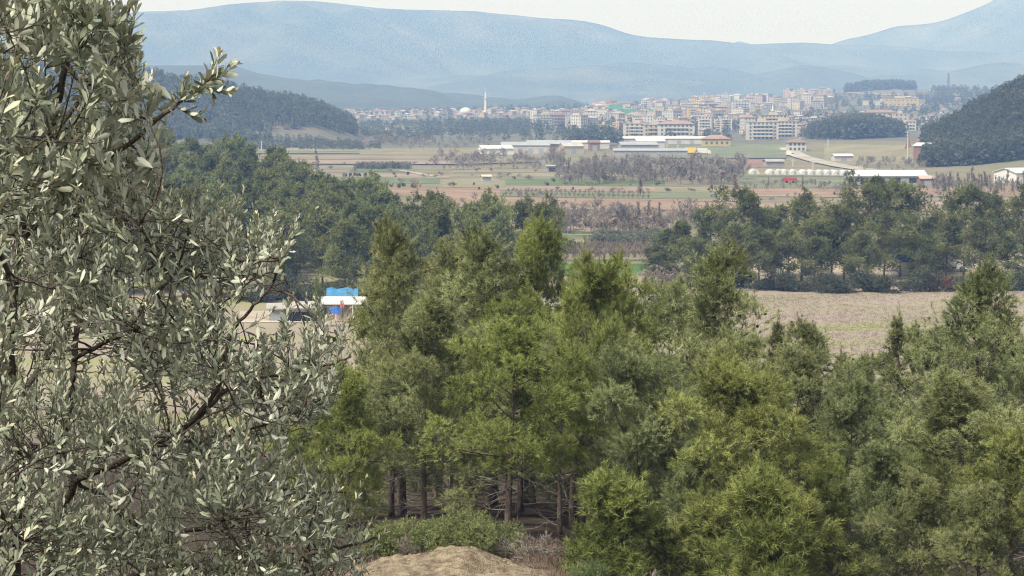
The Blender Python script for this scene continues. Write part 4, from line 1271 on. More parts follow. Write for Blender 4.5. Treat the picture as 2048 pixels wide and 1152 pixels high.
    dep = rel[:, 1] * CP - rel[:, 2] * SP
    ppx = 1024 + F * rel[:, 0] / dep; ppy = 576 - F * (rel[:, 1] * SP + rel[:, 2] * CP) / dep
    vis = (ppx > 0) & (ppy > 0) & (ppy < 1152)
    view = unit(-rel)
    area = LS ** 2 / dep ** 2 * np.abs((Nn * view).sum(1)) * vis
    big = np.argsort(-area)[:300]
    rest = np.setdiff1d(np.arange(len(LP)), big)
    n = len(rest)
    print('olive leaves', len(LP))
    co = (S[rest, None, :] * V[None, :, 0:1] + D[rest, None, :] * V[None, :, 1:2] + Nn[rest, None, :] * V[None, :, 2:3]) * LS[rest, None, None] * np.array([1.0]) + (LP[rest] - B)[:, None, :]
    ff = (Fc[None] + (np.arange(n) * len(V))[:, None, None]).reshape(-1, 3)
    mi = np.tile(Mi, n)
    yo = np.repeat(LY[rest], len(Fc))
    mi = np.where((yo == 1) & (np.tile(np.arange(len(Fc)), n) % 1 == 0), 2, mi)
    tn = np.repeat(g.uniform(0, 1, n), len(V))
    fo = obj('foliage', mesh('olive_foliage', co.reshape(-1, 3), ff, [M['olive_top'], M['olive_under'], M['olive_young']], mi, tn, smooth=True), root)
    tag(fo, kind='stuff')
    lm = []
    for y_ in (0, 1):
        for t_ in (.15, .5, .85):
            lm.append(mesh('olive_leaf', V, Fc, [M['olive_top'] if not y_ else M['olive_young'], M['olive_under'] if not y_ else M['olive_young']], Mi, np.full(len(V), t_), smooth=True))
    for j in big:
        o = obj('leaf', lm[int(LY[j]) * 3 + int(g.integers(0, 3))], root)
        mtx = Matrix(((S[j][0], D[j][0], Nn[j][0], 0), (S[j][1], D[j][1], Nn[j][1], 0), (S[j][2], D[j][2], Nn[j][2], 0), (0, 0, 0, 1)))
        o.matrix_local = Matrix.Translation(Vector(LP[j] - B)) @ mtx @ Matrix.Scale(float(LS[j]), 4)
build_olive()

# ------------------------------------------------------------------ the town
UNITWIN = {}
def win_mesh(w, h):
    k = (w, h)
    if k not in UNITWIN:
        b = MB().box(-w / 2, w / 2, -.05, .06, 0, h)
        UNITWIN[k] = b.mesh('window_pane', [M['glass']])
    return UNITWIN[k]

def bld_parts(w, d, h, roof, floors, cols, balc):
    """walls with plinth, balcony slabs and parapet; roof as hip or flat slab; window positions"""
    wb = MB(); wb.box(-w / 2, w / 2, -d / 2, d / 2, -3, h)
    bal, bz = None, []
    if balc:
        bal = MB().box(-w * .32, w * .32, -d / 2 - 1.1, -d / 2 - .01, -.12, .08).box(-w * .32, w * .32, -d / 2 - 1.1, -d / 2 - 1.0, .081, .9).mesh('building_balcony', [M['w_white']])
        bz = [f * h / floors for f in range(1, floors)]
    rb = MB()
    if roof == 'hip':
        e, rh = .6, min(w, d) * .22
        k = max(0, (w - d) / 2)
        rb.add([(-w / 2 - e, -d / 2 - e, h + .02), (w / 2 + e, -d / 2 - e, h + .02), (w / 2 + e, d / 2 + e, h + .02), (-w / 2 - e, d / 2 + e, h + .02), (-k, 0, h + rh), (k + .01, 0, h + rh)],
               [(0, 1, 5, 4), (1, 2, 5), (2, 3, 4, 5), (3, 0, 4), (3, 2, 1, 0)])
        ch = MB().box(w * .18, w * .18 + .6, .2, .8, h + rh * .3, h + rh + .7)
    else:
        rb.box(-w / 2 - .3, w / 2 + .3, -d / 2 - .3, d / 2 + .3, h + .01, h + .35)
        ch = MB().box(-w * .15, w * .12, -d * .15, d * .2, h + .36, h + 2.4)
    wins = []
    fh = h / floors
    for f in range(floors):
        for c in range(cols):
            wins.append((((c + .5) / cols - .5) * w * .92, -d / 2, f * fh + fh * .32, 0))
            wins.append((((c + .5) / cols - .5) * w * .92, d / 2, f * fh + fh * .32, math.pi))
        for c in range(max(2, cols - 1)):
            y = ((c + .5) / max(2, cols - 1) - .5) * d * .9
            wins.append((-w / 2, y, f * fh + fh * .32, -math.pi / 2)); wins.append((w / 2, y, f * fh + fh * .32, math.pi / 2))
    return wb.mesh('building_wall', [M['w_white']]), rb.mesh('building_roof', [M['tile'] if roof == 'hip' else M['flat_roof']]), wins, ('chimney' if roof == 'hip' else 'stair_head', ch.mesh('building_chimney', [M['w_cream']])), bal, bz

HOUSES = [bld_parts(*a) for a in ((11, 9, 6.2, 'hip', 2, 3, False), (13, 10, 6.4, 'hip', 2, 4, False), (10, 10, 8.8, 'hip', 3, 3, True), (16, 9, 5.6, 'hip', 2, 4, False), (9, 8, 6.0, 'flat', 2, 3, False))]
BLOCKS = [bld_parts(*a) for a in ((16, 13, 15, 'hip', 5, 4, True), (20, 13, 13, 'hip', 4, 5, True), (14, 13, 18, 'flat', 6, 4, True), (26, 13, 15, 'flat', 5, 6, True))]

def glazing_mesh(var, key, cache={}):
    if key not in cache:
        b = MB()
        for x, y, z, a in var[2]:
            c, s = math.cos(a), math.sin(a)
            hw = .65
            b.box(x - (hw if abs(s) < .5 else .05), x + (hw if abs(s) < .5 else .05), y - (.05 if abs(s) < .5 else hw), y + (.05 if abs(s) < .5 else hw), z, z + 1.4)
        cache[key] = b.mesh('glazing', [M['glass']])
    return cache[key]

def building(name, var, key, p, rz, wall, label, cat, group, singles, roof_mat=None, scale=None):
    t = thing(name, label, cat, p, rz, group, scale)
    w = obj('wall', var[0], t)
    w.material_slots[0].link = 'OBJECT'; w.material_slots[0].material = M['w_' + wall]
    r = obj('roof', var[1], t)
    if roof_mat:
        r.material_slots[0].link = 'OBJECT'; r.material_slots[0].material = M[roof_mat]
    obj(var[3][0], var[3][1], r)
    for z in var[5]:
        b_ = obj('balcony', var[4], t, (0, 0, z))
        b_.material_slots[0].link = 'OBJECT'; b_.material_slots[0].material = M['w_' + wall]
    if singles:
        to_cam = Vector((-p[0], -p[1])).normalized()
        for x, y, z, a in var[2]:
            n = Vector((math.sin(a + rz), -math.cos(a + rz)))
            if n.dot(to_cam) > .25:
                obj('window', win_mesh(1.3, 1.45), t, (x, y, z), a)
    else:
        tag(obj('glazing', glazing_mesh(var, key), t), kind='stuff')
    return t

taken = []
def free(p, r):
    for q, s in taken:
        if (q[0] - p[0]) ** 2 + (q[1] - p[1]) ** 2 < ((r + s) * .5) ** 2: return False
    return True

rt = random.Random(21)
# named landmark buildings first
def landmark(px, py, w, d, h, roof, floors, cols, wall, label, cat='building', rz=0.0, name='apartment_block', balc=True, roof_mat=None, singles=True):
    p = P(px, py); p.z -= .3
    if balc: w, d, h = w * .82, d * .82, h * .8
    v = bld_parts(w, d, h, roof, floors, cols, balc)
    taken.append((p, max(w, d)))
    return building(name, v, ('lm', px), p, rz, wall, label, cat, None, singles, roof_mat)

landmark(1524, 279, 26, 12, 15, 'flat', 5, 7, 'white', 'white five-storey block, left wing of the long block at the town edge')
landmark(1564, 274, 24, 12, 14, 'flat', 5, 7, 'white', 'white five-storey block, right wing of the long block at the town edge')
landmark(1546, 266, 26, 12, 17, 'flat', 6, 7, 'cream', 'cream block rising behind the long white block beside the minaret')
landmark(1273, 279, 22, 13, 14, 'flat', 5, 5, 'white', 'white apartment block left of the hip-roofed school block')
landmark(1311, 279, 22, 13, 13, 'flat', 4, 5, 'cream', 'cream apartment block between two white ones above the long white shed')
landmark(1352, 280, 30, 13, 14, 'hip', 4, 8, 'white', 'white hip-roofed four-storey school block above the long white shed')
landmark(1207, 278, 6.5, 6.5, 10, 'flat', 3, 2, 'yellow', 'small yellow tower house on the green knoll', name='tower_house', balc=False)
landmark(1432, 292, 16, 10, 4.5, 'hip', 1, 5, 'yellow', 'low yellow farmhouse on the green rise right of the town', 'house', name='farmhouse', balc=False)
landmark(1366, 262, 13, 12, 12, 'flat', 4, 3, 'yellow', 'pale yellow block above the school block')
landmark(1800, 248, 12, 10, 9, 'flat', 3, 3, 'cream', 'cream block above the right end of the pine copse', balc=False)
landmark(1762, 248, 26, 10, 10, 'hip', 3, 6, 'cream', 'long cream building above the middle of the pine copse', balc=False)
landmark(1800, 212, 40, 14, 9, 'flat', 2, 8, 'yellow', 'yellowish complex on the slope below the plateau wood', balc=False)
landmark(1775, 210, 55, 16, 5, 'flat', 1, 8, 'white', 'long low white hall left of the yellowish complex', 'hall', name='hall', balc=False, roof_mat='white_roof')
landmark(1592, 302, 10, 8, 5, 'hip', 2, 4, 'white', 'white house at the upper end of the pale road', 'house', name='house', balc=False)

def town_fill(n, x0, x1, d0, d1, kinds, name, lab, grp, keep, gap=1.0, size=(.52, .78)):
    made = 0; tries = 0
    while made < n and tries < n * 60:
        tries += 1
        px = rt.uniform(x0, x1); Y = rt.uniform(d0, d1) 
        if not keep(px, Y): continue
        p = G(px, Y)
        i = rt.randrange(len(kinds)); v = kinds[i]
        if not free(p, 9.5 * gap): continue
        taken.append((p, 9.5 * gap))
        p.z -= .2
        base = .25 * math.sin(px * .013) + (0 if rt.random() < .7 else .7)
        wall = rt.choice(['white', 'white', 'cream', 'white', 'peach', 'grey', 'pink', 'cream', 'yellow'])
        sc = rt.uniform(*size)
        building(name, v, (name, i), p, base + rt.choice((0, math.pi / 2)) + rt.gauss(0, .08), wall, wall.replace('white', 'off-white') + '-walled ' + lab, name.replace('_', ' ') if name != 'apartment_block' else 'building', grp,
                 Y < 1850 and made < 60, rt.choice([None, None, 'flat_roof', 'tile_old']), (sc, sc, sc * rt.uniform(.8, 1.15)))
        made += 1

town_fill(150, 690, 1080, 2250, 3100, HOUSES[:4], 'house', 'small house in the low left town', 'houses in the left part of the town', lambda px, Y: Y > 2350 + (1080 - px) * .1 and px < 1080, .8, (.5, .72))
town_fill(80, 1060, 1500, 1650, 2350, BLOCKS, 'apartment_block', 'apartment block in mid town', 'blocks in the middle of the town', lambda px, Y: Y > 1650 + max(0, 1180 - px) * 3)
town_fill(94, 1050, 1640, 1620, 2700, HOUSES, 'house', 'small house in mid town', 'houses in the middle of the town', lambda px, Y: Y > 1640 + max(0, 1200 - px) * 3)
town_fill(60, 1380, 1660, 2350, 3250, BLOCKS, 'apartment_block', 'hazy apartment block on the upper town slope', 'blocks on the upper slope', lambda px, Y: True)
town_fill(36, 1600, 1880, 1620, 1980, HOUSES, 'house', 'small house beyond the pine copse', 'houses beyond the copse', lambda px, Y: True, 1.0)
town_fill(20, 1660, 2010, 2100, 2950, HOUSES, 'house', 'house on the open slope right of town', 'scattered houses on the right slope', lambda px, Y: True, 1.8)
town_fill(30, 1180, 1420, 2500, 3100, BLOCKS[:2], 'apartment_block', 'far block near the green-netted building', 'blocks by the green-netted building', lambda px, Y: True)

# green-netted construction
def netted():
    p = P(1275, 238)
    t = thing('scaffolded_building', 'building wrapped in green scaffold netting on the town skyline', 'building', p, 0, None, (.72, .72, .72))
    MB().box(-40, -22, -8, 8, -3, 20).box(-21.9, 24, -6, 10, -3, 14).obj('netting', [M['netting']], t)
    MB().box(24.1, 36, -6, 8, -3, 17).obj('wall', [M['w_cream']], t)
    MB().box(24.0, 36.4, -6.4, 8.4, 17.01, 17.5).obj('roof', [M['flat_roof']], t)
    for x in (26, 30, 34):
        for z in (2, 6, 10): obj('window', win_mesh(1.3, 1.45), t, (x, -6, z))
netted()

def minaret(px, py, h, label, dome=True):
    p = P(px, py)
    t = thing('mosque', label, 'mosque', p)
    k = h / 30
    n = 10
    mb = MB().tube([(0, 0, -2), (0, 0, h * .62)], [1.3 * k, 1.05 * k], n)
    mb.obj('minaret_shaft', [M['white']], t)
    MB().tube([(0, 0, h * .62), (0, 0, h * .64), (0, 0, h * .67)], [1.1 * k, 1.9 * k, 1.9 * k], n).obj('balcony', [M['white']], t)
    MB().tube([(0, 0, h * .67), (0, 0, h * .84)], [.85 * k, .8 * k], n).obj('minaret_top', [M['white']], t)
    MB().tube([(0, 0, h * .84), (0, 0, h)], [.9 * k, .04], n).obj('spire', [M['steel_roof']], t)
    if dome:
        MB().box(-30, -14, -6, 10, -2, 5).obj('wall', [M['w_white']], t)
        pts = [(-22, 2, 5.0 + 5.5 * math.sin(a)) for a in np.linspace(0, 1.5, 7)]
        MB().tube(pts, [6.6 * math.cos(a) for a in np.linspace(0, 1.5, 7)], 14).obj('dome', [M['white_roof']], t, smooth=True)
        for x in (-28, -25, -22, -19, -16): obj('window', win_mesh(1.3, 1.45), t, (x, -6, 2))
minaret(971, 234, 32, 'white domed mosque with a minaret on the left skyline of the town')
minaret(1545, 262, 24, 'slim white minaret above the long white block', False)
minaret(1296, 246, 14, 'small minaret below the green-netted building', False)

# ------------------------------------------------------------------ sheds, greenhouses and farm things of the valley
def shed(px, py, w, d, h, rh, wall, roof, label, rz=0.0, name='shed', doors=0, shade_front=False, p=None):
    p = p or P(px, py)
    t = thing(name, label, 'shed', p, rz)
    wb = MB()
    wb.add([(-w / 2, -d / 2, -.5), (w / 2, -d / 2, -.5), (w / 2, d / 2, -.5), (-w / 2, d / 2, -.5), (-w / 2, -d / 2, h), (w / 2, -d / 2, h), (w / 2, d / 2, h), (-w / 2, d / 2, h), (-w / 2, 0, h + rh), (w / 2, 0, h + rh)],
           [(0, 1, 5, 4), (2, 3, 7, 6), (1, 2, 6, 9, 5), (3, 0, 4, 8, 7)])
    wb.obj('wall', [M[wall]], t)
    e = .4
    rb = MB()
    for s in (-1, 1):
        rb.add([(-w / 2 - e, s * (d / 2 + e), h - rh * e / (d / 2) + .06), (w / 2 + e, s * (d / 2 + e), h - rh * e / (d / 2) + .06), (w / 2 + e, 0, h + rh + .06), (-w / 2 - e, 0, h + rh + .06),
                (-w / 2 - e, s * (d / 2 + e), h - rh * e / (d / 2) + .26), (w / 2 + e, s * (d / 2 + e), h - rh * e / (d / 2) + .26), (w / 2 + e, 0, h + rh + .26), (-w / 2 - e, 0, h + rh + .26)],
               [(0, 1, 2, 3), (7, 6, 5, 4), (0, 4, 5, 1), (1, 5, 6, 2), (3, 7, 4, 0)])
    rb.obj('roof', [M[roof]], t)
    for k in range(doors):
        x = ((k + .5) / doors - .5) * w * .85
        MB().box(x - 1.3, x + 1.3, -d / 2 - .08, -d / 2 - .01, 0, min(h * .75, 3)).obj('door_or_shade_panel', [M['steel_roof' if not shade_front else 'black']], t)  # open fronts: black panels paint the shade inside, nothing is cut open
    return t

shed(990, 309, 17, 14, 3.2, 1.6, 'white', 'white_roof', 'white shed with a low gable at the left end of the shed row', .25, doors=2)
shed(1050, 307, 26, 14, 4.5, 1.6, 'w_white', 'steel_roof', 'long grey-roofed shed right of the white gabled shed', .05, 'warehouse', 4)
shed(1098, 306, 24, 16, 5, 1.8, 'w_brick', 'steel_roof', 'blue-grey roofed shed with a brown brick front', .0, 'warehouse', 2)
shed(1142, 307, 11, 10, 4.0, 1.6, 'w_cream', 'flat_roof', 'small cream gabled shed beside the two dark chimneys', .3, 'shed', 1)
shed(1163, 297, 32, 10, 3.5, 1.0, 'w_white', 'white_roof', 'long low white shed behind the small cream shed', .0, 'shed', 3)
shed(1188, 301, 6, 6, 4.5, 1.2, 'w_brick', 'tile', 'small red-roofed hut at the end of the long low white shed', .1, 'hut', 1)
shed(1275, 306, 20, 14, 4.5, 1.4, 'w_grey', 'steel_roof', 'grey shed right of centre before the town', .1, 'warehouse', 2)
shed(1300, 312, 38, 12, 2.8, .9, 'w_grey', 'steel_roof', 'long pale walled yard shed behind the valley belt', .0, 'warehouse', 4)
shed(1318, 288, 78, 14, 3.5, 1.2, 'w_white', 'white_roof', 'very long white-roofed shed at the foot of the town', -.03, 'warehouse', 8)
shed(1300, 300, 16, 10, 5, 1.4, 'w_white', 'white_roof', 'white shed between the grey shed and the long pale one', .0, 'shed', 2)
shed(1770, 366, 27, 11, 2.6, 1.7, 'w_grey', 'white_roof', 'long white-roofed barn beyond the brown field at right', .06, 'barn', 4, True)
shed(1868, 318, 15, 22, 6.0, 1.2, 'w_brick', 'white_roof', 'large open-fronted barn with white roof against the right slope', -.35, 'barn', 1, True)
shed(2040, 366, 12, 14, 3.6, 1.4, 'white', 'white_roof', 'white shed cut by the right edge above the brown field', .35, 'shed', 1)
shed(1022, 336, 3.6, 3, 2.0, .3, 'w_grey', 'white_roof', 'tiny shelter at the edge of the fields left of the belt', .1, 'shelter', 1) if False else None
shed(1111, 343, 8, 4, 2.2, .3, 'w_grey', 'steel_roof', 'small open field shelter before the bare thicket', .1, 'shelter', 2, True)
shed(1547, 333, 8, 5, 2.2, .9, 'w_grey', 'w_grey', 'small grey hut above the greenhouses', .2, 'hut', 1)
shed(972, 363, 3.2, 3, 1.8, .5, 'w_cream', 'w_cream', 'tiny hut with a pale roof among the left fields', .2, 'hut', 1)
shed(1684, 322, 9, 5, 2.4, .8, 'w_white', 'white_roof', 'low white-roofed hut beside the pale road', .2, 'hut', 1)
shed(1852, 370, 5, 4, 2.2, .8, 'w_brick', 'w_peach', 'small red hut right of the long white-roofed barn', .1, 'hut', 1)

def greenhouse(px, py, label):
    p = P(px, py)
    t = thing('greenhouse', label, 'greenhouse', p, rr_.gauss(0, .05), 'white tunnel greenhouses beside the road')
    mb = MB(); n = 9; L_ = 9
    ring = [(1.9 * math.cos(a), 1.9 * math.sin(a) * 1.05) for a in np.linspace(0, math.pi, n)]
    v = [(x, 0, z) for x, z in ring] + [(x, L_, z) for x, z in ring]
    mb.add(v, [(i, i + 1, n + i + 1, n + i) for i in range(n - 1)] + [tuple(range(n))[::-1], tuple(range(n, 2 * n))])
    mb.obj('cover', [M['plastic']], t, smooth=False)
    MB().box(-.5, .5, -.07, -.01, 0, 1.5).obj('door_or_shade_panel', [M['steel_roof']], t)
    for y in (0.2, 4.5, 8.8):
        MB().tube([(x * 1.02, y, z * 1.02) for x, z in ring], .04, 4).obj('hoop', [M['galv']], t)
for i in range(12):
    px = (1510, 1546, 1560, 1574, 1590, 1612, 1628, 1644, 1660, 1676, 1692, 1712)[i]
    greenhouse(px, 349 + (px - 1510) * .012, 'white tunnel greenhouse below the pale road')

def truck(p, rz, cargo, label, s=1.0, name='box_truck', cat='truck'):
    t = thing(name, label, cat, p, rz, None, (s, s, s))
    MB().box(-1.2, 1.2, -1.0, 4.6, .9, 3.6).obj('cargo_box', [cargo], t)
    cabm = MB()
    cabm.add([(-1.1, -3.0, .55), (1.1, -3.0, .55), (1.1, -1.1, .55), (-1.1, -1.1, .55), (-1.1, -2.8, 1.6), (1.1, -2.8, 1.6), (-1.05, -2.3, 2.6), (1.05, -2.3, 2.6), (1.05, -1.1, 2.7), (-1.05, -1.1, 2.7)],
             [(0, 3, 2, 1), (0, 1, 5, 4), (4, 5, 7, 6), (6, 7, 8, 9), (1, 2, 8, 7, 5), (0, 4, 6, 9, 3), (2, 3, 9, 8)])
    cabm.obj('cab', [M['white']], t)
    MB().add([(-.95, -2.80, 1.68), (.95, -2.80, 1.68), (.92, -2.37, 2.5), (-.92, -2.37, 2.5)], [(0, 1, 2, 3)]).obj('windscreen', [M['glass']], t)
    MB().box(-.5, .5, -1.1, 4.5, .6, .89).obj('chassis', [M['black']], t)
    for sx_ in (-1, 1):
        for y in (-2.1, 2.4, 3.5):
            MB().tube([(sx_ * .75, y, .48), (sx_ * 1.1, y, .48)], .48, 12).obj('wheel', [M['black']], t)
truck(P(1388, 309), 1.45, M['yellow'], 'yellow box truck parked below the yellow farmhouse')
truck(P(1411, 310), 1.5, M['white'], 'white box truck right of the yellow one')
truck(G(1905, 392), 1.2, M['white'], 'white box truck standing behind the field pines at right')
truck(P(1582, 313), .3, M['white'], 'white truck on the pale road near the town', .8)

p = P(1580, 366)
t = thing('farm_trailer', 'red farm trailer standing below the greenhouses', 'trailer', p, 1.4)
MB().box(-1.2, 1.2, -2.4, 2.4, .8, 1.0).obj('bed', [M['red']], t)
MB().box(-1.2, -1.12, -2.4, 2.4, 1.01, 1.9).box(1.12, 1.2, -2.4, 2.4, 1.01, 1.9).box(-1.11, 1.11, -2.4, -2.32, 1.01, 1.9).box(-1.11, 1.11, 2.32, 2.4, 1.01, 1.9).obj('side_board', [M['red']], t)
MB().tube([(0, -2.4, .85), (0, -4.0, .6)], .08, 6).obj('drawbar', [M['black']], t)
for sx_ in (-1, 1):
    for y in (-1.2, 1.2): MB().tube([(sx_ * .9, y, .42), (sx_ * 1.2, y, .42)], .42, 12).obj('wheel', [M['black']], t)

def pole(px, py, top, label, arm=True, r=.14, d=None):
    p = P(px, py) if d is None else G(px, d)
    h = at(px, top, p.y).z - p.z
    t = thing('utility_pole', label, 'pole', p)
    MB().tube([(0, 0, -.5), (0, 0, h)], [r * 1.5, r], 8).obj('post', [M['concrete']], t)
    if arm:
        MB().box(-1.1, 1.1, -.07, .07, h - .7, h - .55).obj('crossarm', [M['galv']], t)
        for x in (-.95, 0.3, .95): MB().tube([(x, 0, h - .55), (x, 0, h - .25)], .06, 6).obj('insulator', [M['white']], t)
for a in ((1334, 307, 288, 'pale pole left of its twin before the green rise', True, .22), (1356, 309, 289, 'pale pole right of its twin before the green rise', True, .22),
          (1656, 297, 278, 'pole at the left foot of the pine copse', True, .2), (1815, 322, 262, 'tall pole beside the earth cutting below the right slope', True, .17),
          (523, 301, 282, 'pole above the left wood edge', True, .2), (1586, 332, 318, 'pole left of the pale road', True, .16), (1626, 340, 322, 'pole among the trees beside the pale road', True, .16),
          (1720, 352, 330, 'pole below the pale road near the thicket', True, .16), (1295, 262, 246, 'slim pole in the middle of the town', False, .3)):
    pole(*a)

p = G(1893, 3150); hm = at(1893, 146, p.y).z - p.z
t = thing('radio_mast', 'tall lattice radio mast on the right skyline', 'mast', p)
for sx_, sy_ in ((-1, -1), (1, -1), (1, 1), (-1, 1)):
    MB().tube([(sx_ * 1.5, sy_ * 1.5, -1), (sx_ * .7, sy_ * .7, hm)], .4, 4).obj('leg', [M['dark_steel']], t)
mb = MB()
for i in range(12):
    z0, z1 = hm * i / 12, hm * (i + 1) / 12; a, b = 1.5 - .8 * i / 12, 1.5 - .8 * (i + 1) / 12
    for s in (-1, 1):
        mb.tube([(-a, s * a, z0), (b, s * b, z1)], .14, 3); mb.tube([(s * a, -a, z0), (s * b, b, z1)], .14, 3); mb.tube([(a, s * a, z0), (-b, s * b, z1)], .14, 3)
tag(mb.obj('bracing', [M['dark_steel']], t), kind='stuff')
MB().tube([(0, 0, hm), (0, 0, hm + 5)], .2, 6).obj('antenna', [M['galv']], t)

# earth cutting with red banks beside the big barn
def bank(px, d, w, dep, h, m, label, name='earth_bank', rz=0, seed=0, pts=14):
    g = np.random.default_rng(seed)
    p = G(px, d)
    n = pts
    X = np.linspace(-1, 1, n); Yv = np.linspace(-1, 1, n)
    XX, YY = np.meshgrid(X, Yv)
    rr2 = np.maximum(np.abs(XX), np.abs(YY))
    Z = h * np.clip(1.25 * (1 - (XX ** 4 + YY ** 2) ** .5), 0, 1) * (1 + .25 * g.normal(size=XX.shape)) - .1 * (rr2 > .95) * 3
    i = np.arange(n * n).reshape(n, n)
    f = np.stack([i[:-1, :-1], i[:-1, 1:], i[1:, 1:], i[1:, :-1]], -1).reshape(-1, 4)
    o = obj(name, mesh(name, np.stack([XX * w / 2, YY * dep / 2, Z], -1).reshape(-1, 3), f, m, smooth=False), None, p, rz)
    return tag(o, label, 'earth bank')
bank(1845, 1120, 10, 12, 3, M['f_red'], 'reddish earth bank at the foot of the big barn', seed=1)
bank(1815, 1130, 3, 8, 3, M['f_red'], 'narrow red earth scar beside the tall pole', seed=2)
bank(1580, 1210, 9, 9, 2.0, M['f_earth'], 'pale earth heap at the bend of the road', seed=7)
bank(1800, 398, 26, 9, 3.6, M['f_earth'], 'pale earth bank behind the middle of the field pines', seed=3)
bank(1920, 402, 22, 9, 4.0, M['f_earth'], 'tan earth bank behind the white truck at right', seed=4)
bank(2010, 398, 20, 9, 3.4, M['f_earth'], 'pale earth bank behind the right end of the field pines', seed=5)
bank(1590, 398, 16, 8, 3.2, M['f_earth'], 'pale earth bank showing through the left of the field pines', seed=6)

# blue container behind the pines
p = G(1823, 388)
t = thing('container', 'blue steel container glimpsed through the field pines', 'container', p, .3)
MB().box(-3, 3, -1.2, 1.2, 2.2, 4.8).obj('body', [M['tarp_dark']], t)
MB().box(-3.02, 3.02, -1.22, 1.22, 0, 2.19).obj('lower_body', [M['w_white']], t)
mb = MB()
for i in range(20): mb.box(-2.9 + i * .3, -2.75 + i * .3, -1.26, -1.21, 2.3, 4.7)
tag(mb.obj('corrugation', [M['tarp_dark']], t), kind='stuff')

# ------------------------------------------------------------------ the camp by the left wood
def camp():
    # main cabin
    p = P(690, 641)
    t = thing('cabin', 'long pinkish cabin with a white roof at the camp', 'cabin', p, -.05)
    w, d, h = 7.4, 4.2, 2.35
    MB().box(-w / 2, w / 2, 0, d, -.3, h).obj('wall', [M['w_peach']], t)
    rb = MB()
    rb.add([(-w / 2 - .5, -.7, h - .05), (w / 2 + .6, -.7, h - .05), (w / 2 + .6, d / 2, h + .75), (-w / 2 - .5, d / 2, h + .75), (-w / 2 - .5, -.7, h + .12), (w / 2 + .6, -.7, h + .12), (w / 2 + .6, d / 2, h + .92), (-w / 2 - .5, d / 2, h + .92),
            (-w / 2 - .5, d + .5, h - .05), (w / 2 + .6, d + .5, h - .05), (w / 2 + .6, d + .5, h + .12), (-w / 2 - .5, d + .5, h + .12)],
           [(0, 3, 2, 1), (4, 5, 6, 7), (0, 1, 5, 4), (7, 6, 10, 11), (3, 8, 9, 2), (8, 11, 10, 9), (1, 2, 6, 5), (0, 4, 7, 3), (2, 9, 10, 6), (3, 7, 11, 8)])
    rb.obj('roof', [M['white_roof']], t)
    for x in (2.3, -2.4):
        f = MB().box(x - .75, x + .75, -.10, -.01, .75, 2.0).obj('window', [M['frame_white']], t)
        MB().box(x - .62, x - .05, -.13, -.101, .85, 1.9).box(x + .05, x + .62, -.13, -.101, .85, 1.9).obj('pane', [M['glass']], f)
    MB().box(-.5, .4, -.09, -.01, 0, 2.0).obj('door_or_shade_panel', [M['wood']], t)
    for x in (-3.6, -1.2, 1.2, 3.6): MB().tube([(x, -.6, 0), (x, -.6, h)], .06, 6).obj('porch_post', [M['frame_white']], t)
    # blue tarpaulin tent behind it
    p2 = P(684, 634); p2 = G(684, p.y + 9)
    t2 = thing('tarpaulin_shelter', 'bright blue tarpaulin shelter rising behind the cabin roof', 'shelter', p2)
    w = 4.6
    tb = MB()
    n = 7
    for i in range(n):
        x = -w / 2 + w * i / (n - 1); sag = .10 * math.sin(i * 2.1)
        for y, z in ((-1.7, 2.7), (-.9, 3.6), (0, 3.85 + sag), (.9, 3.6), (1.7, 2.7)): tb.v.append((x, y, z + sag * .5))
    for i in range(n - 1):
        for k in range(4): tb.f.append((i * 5 + k, (i + 1) * 5 + k, (i + 1) * 5 + k + 1, i * 5 + k + 1)); tb.m.append(0)
    tb.f += [(0, 1, 2, 3, 4), tuple(range((n - 1) * 5, n * 5))[::-1]]; tb.m += [0, 0]
    tb.obj('tarpaulin', [M['tarp_blue']], t2)
    for x in (-2.3, 2.3):
        for y in (-1.5, 1.5): MB().tube([(x, y, 0), (x, y, 3.0)], .06, 6).obj('post', [M['wood']], t2)
    # open lean-to left of the cabin
    shed(604, 641, 4.6, 4.0, 1.9, .6, 'w_white', 'flat_roof', 'low hut with a pale double-pitched roof left of the cabin', .2, 'hut', 2, True)
    shed(560, 640, 3.0, 3.0, 1.7, .5, 'w_grey', 'flat_roof', 'small hut mostly behind the olive twigs', .1, 'hut', 1)
    # blue cloth and red flag
    p = P(672, 644)
    t = thing('blue_awning', 'dark blue awning slung in front of the cabin', 'awning', p)
    MB().add([(-.9, 0, 2.0), (.1, -.2, 2.15), (1.0, 0, 1.7), (.5, -.9, 1.15), (-.6, -.9, 1.35)], [(0, 4, 3, 2, 1)]).add([(-.9, 0, 2.03), (.1, -.2, 2.18), (1.0, 0, 1.73), (.5, -.9, 1.18), (-.6, -.9, 1.38)], [(0, 1, 2, 3, 4)]).obj('cloth', [M['tarp_dark']], t)
    for x, y, z in ((-.9, 0, 2.0), (1.0, 0, 1.75), (.5, -.9, 1.2), (-.6, -.9, 1.4)): MB().tube([(x, y, -.1), (x, y, z + .05)], .035, 6).obj('post', [M['wood']], t)
    p = P(681, 643)
    t = thing('flag', 'red and white flag hanging in front of the cabin', 'flag', p)
    MB().tube([(0, 0, -.1), (0, 0, 3.1)], .035, 6).obj('flag_pole', [M['galv']], t)
    MB().add([(.04, 0, 3.0), (.45, .08, 2.8), (.55, 0, 2.0), (.25, -.06, 1.85), (.04, 0, 2.1)], [(0, 1, 2, 3, 4), (4, 3, 2, 1, 0)][:1]).obj('cloth', [M['redflag']], t)
    # low white wall
    pa, pb = P(470, 655), P(650, 655)
    t = thing('low_wall', 'low pale block wall along the front of the camp', 'wall', (pa + pb) / 2)
    MB().box(-(pb.x - pa.x) / 2, (pb.x - pa.x) / 2, -.15, .15, -.1, .75).obj('masonry', [M['w_cream']], t)
